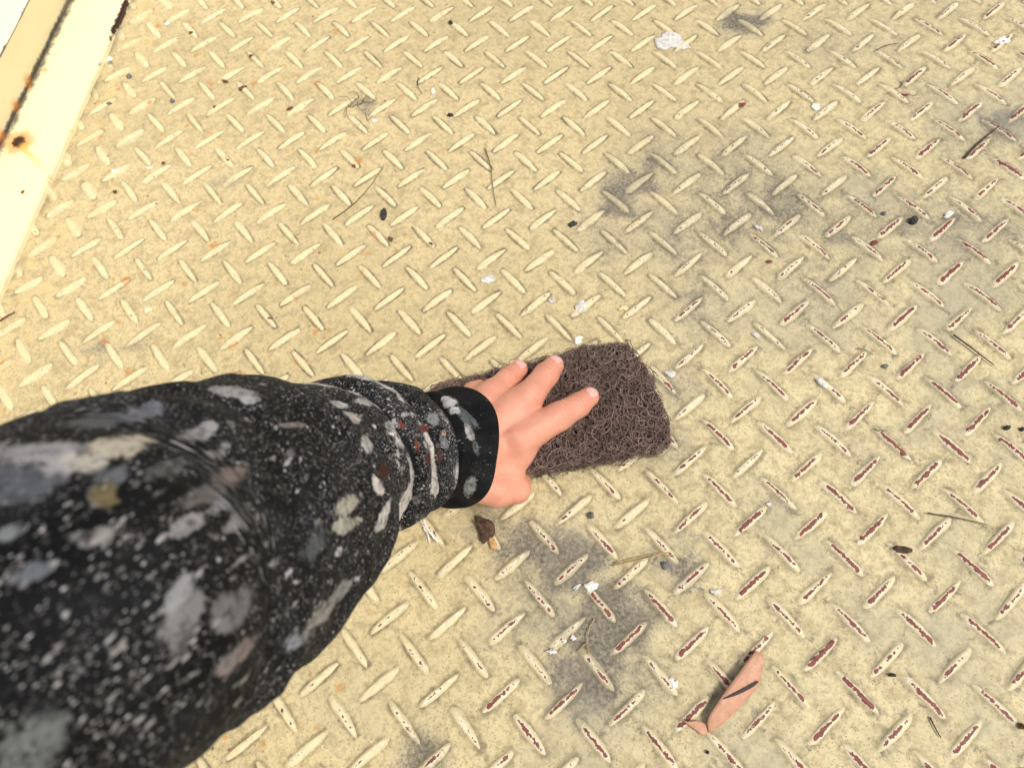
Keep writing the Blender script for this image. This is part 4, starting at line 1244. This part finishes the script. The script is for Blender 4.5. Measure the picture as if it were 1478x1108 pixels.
# --- white paint flakes
WF = [(967, 62, 44, 34, -15, 'large lumpy white paint splash near the top edge', M_GREYW, .0012), (1444, 61, 30, 17, 25, 'white flake with dark end at the top right corner', M_WHITE, .0022),
      (1177, 155, 15, 12, 0, 'round white flake on the floor at the upper right', M_WHITE, .0015), (796, 940, 16, 12, 20, 'white blob at the lower end of a crusted bar in the soot', M_WHITE, .0022),
      (973, 984, 15, 15, 0, 'round white flake on a red bar left of the leaf', M_WHITE, .002), (1031, 854, 18, 11, 0, 'soft white flake above a red bar right of the soot', M_GREYW, .0012),
      (834, 491, 16, 13, 30, 'white blob touching the far edge of the pad', M_WHITE, .0014), (852, 846, 24, 17, -20, 'crumpled white scrap in the soot below the straw', M_WHITE, .002),
      (832, 848, 14, 10, 30, 'small white scrap just left of the crumpled one in the soot', M_GREYW, .0015), (704, 404, 30, 14, 15, 'chalky white smear between bars above the arm', M_GREYW, .0007),
      (798, 434, 13, 11, 0, 'small white blob left of the whitened bar above the pad', M_GREYW, .001), (838, 443, 34, 13, 40, 'whitened crust along a bar above the pad', M_GREYW, .0022),
      (967, 540, 16, 16, 0, 'pale grey-white lump close to the right end of the pad', M_GREYW, .0013), (168, 247, 7, 15, 75, 'white sliver on the floor near the rail in the upper left', M_WHITE, .001),
      (157, 86, 8, 9, 0, 'white flake stuck on the edge of the cream rail', M_WHITE, .0015), (144, 91, 6, 8, 0, 'grey fleck lying on top of the cream rail', M_GREYW, .0006),
      (216, 243, 10, 5, 0, 'tiny white flake right of the white sliver in the upper left', M_WHITE, .001), (827, 921, 10, 9, 0, 'white bead at the upper end of the crusted bar in the soot', M_WHITE, .002),
      (814, 925, 8, 7, 0, 'white bead in the middle of the crusted bar in the soot', M_WHITE, .002), (1186, 553, 22, 11, -40, 'white crust on the upper end of a bar right of the pad', M_WHITE, .0024),
      (1091, 484, 16, 9, -30, 'white chalky flake on the bar right of and above the pad', M_GREYW, .0016), (625, 133, 8, 12, 20, 'pale flake leaning on a bar at the upper centre', M_WHITE, .0015),
      (540, 175, 8, 7, 0, 'white fleck right of the dark fibre tangle', M_WHITE, .0012), (214, 446, 14, 12, 40, 'cream paint chip lying on the floor above the sleeve', plain('cream_chip', (0.72, 0.65, 0.42), .5, .1), .0014),
      (1110, 728, 8, 8, 0, 'tiny white ring-like flake right of the pad, lower one', M_GREYW, .001), (1368, 311, 22, 8, 30, 'white streak of paint on a bar tip at the far right', M_WHITE, .002),
      (900, 445, 13, 13, 0, 'cream blob on a bar tip above the right half of the pad', plain('cream_blob', (0.74, 0.65, 0.36), .5, .1), .0022), (1095, 330, 18, 8, -40, 'white smear on a bar in the grey patch', M_GREYW, .0018),
      (240, 35, 8, 6, 0, 'small white fleck near the top by the rail', M_WHITE, .0012)]
for px, py, l, w, a, lab, mt, t in WF:
    onrail = 'rail' in lab and 'cream rail' in lab
    flake('paint_flake', lab, 'paint flake', px, py, l, w, a, mt, t, z=.0064 if onrail else .0002, group='white paint flakes', irregular=.34, lumpy=.35, dome=.15)
scrap = empty('paint_scrap', at(621, 768, 0))
tag(scrap, 'feathery white scrap of dried paint beside the sleeve below the wrist', 'paint scrap')
for pl, rd in (([(611, 748, .001), (618, 765, .003), (632, 782, .0015)], .0011), ([(612, 762, .002), (618, 772, .003), (620, 784, .001)], .0008), ([(608, 757, .0012), (617, 763, .003), (628, 772, .001)], .0006), ([(622, 766, .0028), (628, 776, .003), (634, 781, .001)], .0007)):
    obj('shred', tube_mesh('shred', px_line(pl), rd, M_WHITE, taper=.4, jitter=.0002), scrap)

# --- rusty crumbs at the upper left
RC = [(325, 118, 'rusty crumb on a bar in the upper left, near the two side-by-side crumbs', 14, 6), (364, 82, 'rust-brown crumb on a bar near the top left', 12, 10), (350, 128, 'pair-end brown crumb on the bar left of the fibre tangle', 16, 9), (276, 48, 'brown crumb at a bar tip close to the top left', 9, 8),
      (310, 155, 'small brown crumb on a bar tip below the rusty ones', 9, 6), (419, 157, 'dark crumb at the lower tip of a bar left of the fibre tangle', 13, 8), (511, 240, 'brown crumb at the end of a bar above the long curved needle', 11, 6), (563, 345, 'brown crumb at a bar tip under the black seed', 13, 10), (622, 352, 'dark brown crumb at a bar tip right of the black seed', 12, 7), (166, 277, 'rust nodule on the floor beside the rail', 10, 9), (390, 460, 'dark brown crumb on a bar end above the sleeve', 12, 6), (236, 236, 'tiny rust nodule among bars in the upper left', 8, 5), (329, 232, 'tiny brown nodule at a bar tip left of the long curved needle', 7, 6), (394, 4, 'brown crumb at the top edge', 14, 8)]
for px, py, lab, l, w in RC:
    flake('crumb', lab, 'crumb', px, py, l * .62, w * .62, random.uniform(-50, 40), M_RUSTY, .0012, z=.0008, group='rusty crumbs', irregular=.3)

# --- dry leaf, folded near its stalk end
nl = NT('dry_leaf')
lx = nl.noise(160, 4, .6)
lc = nl.mix(nl.step(lx, .3, .7), (0.47, 0.25, 0.155), (0.58, 0.33, 0.22))
lc = nl.mix(nl.step(nl.noise(420, 4, .7), .56, .68, 0, .55), lc, (0.27, 0.13, 0.075))
M_LEAF = nl.out(lc, .55, nl.bump(nl.noise(800, 3, .6), .3, .0003), Specular_IOR_Level=.35)


def leaf_part(name, left, right, parent, mat, n=18, m=6, thick=.00035, bow=.0008):
    Lp = spline(np.linspace(0, len(left) - 1, n), np.arange(len(left), dtype=float), np.array([at(*p) for p in left]))
    Rp = spline(np.linspace(0, len(right) - 1, n), np.arange(len(right), dtype=float), np.array([at(*p) for p in right]))
    f = np.linspace(0, 1, m)
    G = Lp[:, None] * (1 - f)[None, :, None] + Rp[:, None] * f[None, :, None]
    G[..., 2] += bow * np.sin(math.pi * f)[None]
    top = G.reshape(-1, 3); bot = top - np.array([0, 0, thick])
    i, j = np.meshgrid(np.arange(n - 1), np.arange(m - 1), indexing='ij'); q = (i * m + j).ravel()
    ft_ = np.stack([q, q + 1, q + m + 1, q + m], 1); N2 = n * m
    lp = [i * m for i in range(n)] + [(n - 1) * m + j for j in range(1, m)] + [i * m + m - 1 for i in range(n - 2, -1, -1)] + [j for j in range(m - 2, 0, -1)]
    sd_ = np.array([(lp[k], lp[(k + 1) % len(lp)], lp[(k + 1) % len(lp)] + N2, lp[k] + N2) for k in range(len(lp))])
    return obj(name, mesh_from(name, np.concatenate([top, bot]), np.concatenate([ft_, ft_[:, ::-1] + N2, sd_]), mat), parent)


leaf = empty('dry_leaf', at(1060, 1000, 0))
tag(leaf, 'pinkish tan dry leaf folded at one end near the bottom of the floor', 'leaf')
leaf_part('blade', [(1022, 1056, .002), (1023, 1034, .0075), (1048, 996, .0095), (1072, 963, .008), (1091, 938, .006)],
          [(1026, 1057, .0015), (1046, 1042, .003), (1074, 1015, .0032), (1096, 985, .0035), (1103, 946, .005)], leaf, M_LEAF)
leaf_part('folded_tip', [(1022, 1055, .0018), (1018, 1044, .0035), (1006, 1040, .006), (993, 1041, .0075), (981, 1036, .0065)],
          [(1021, 1058, .0012), (1013, 1060, .002), (1004, 1053, .003), (993, 1045, .0055), (980, 1036, .0062)], leaf, M_LEAF, bow=.0002)
M_SLIT = plain('leaf_slit', (0.035, 0.028, 0.028), .7, .3)
leaf_part('slit', [(1044, 1007.5, .0098), (1064, 998, .0092), (1084, 988, .0080), (1094, 981.5, .0062)], [(1044.5, 1008.5, .0095), (1065, 1002, .0086), (1085, 992, .0070), (1095, 984, .0056)], leaf, M_SLIT, bow=.0001)
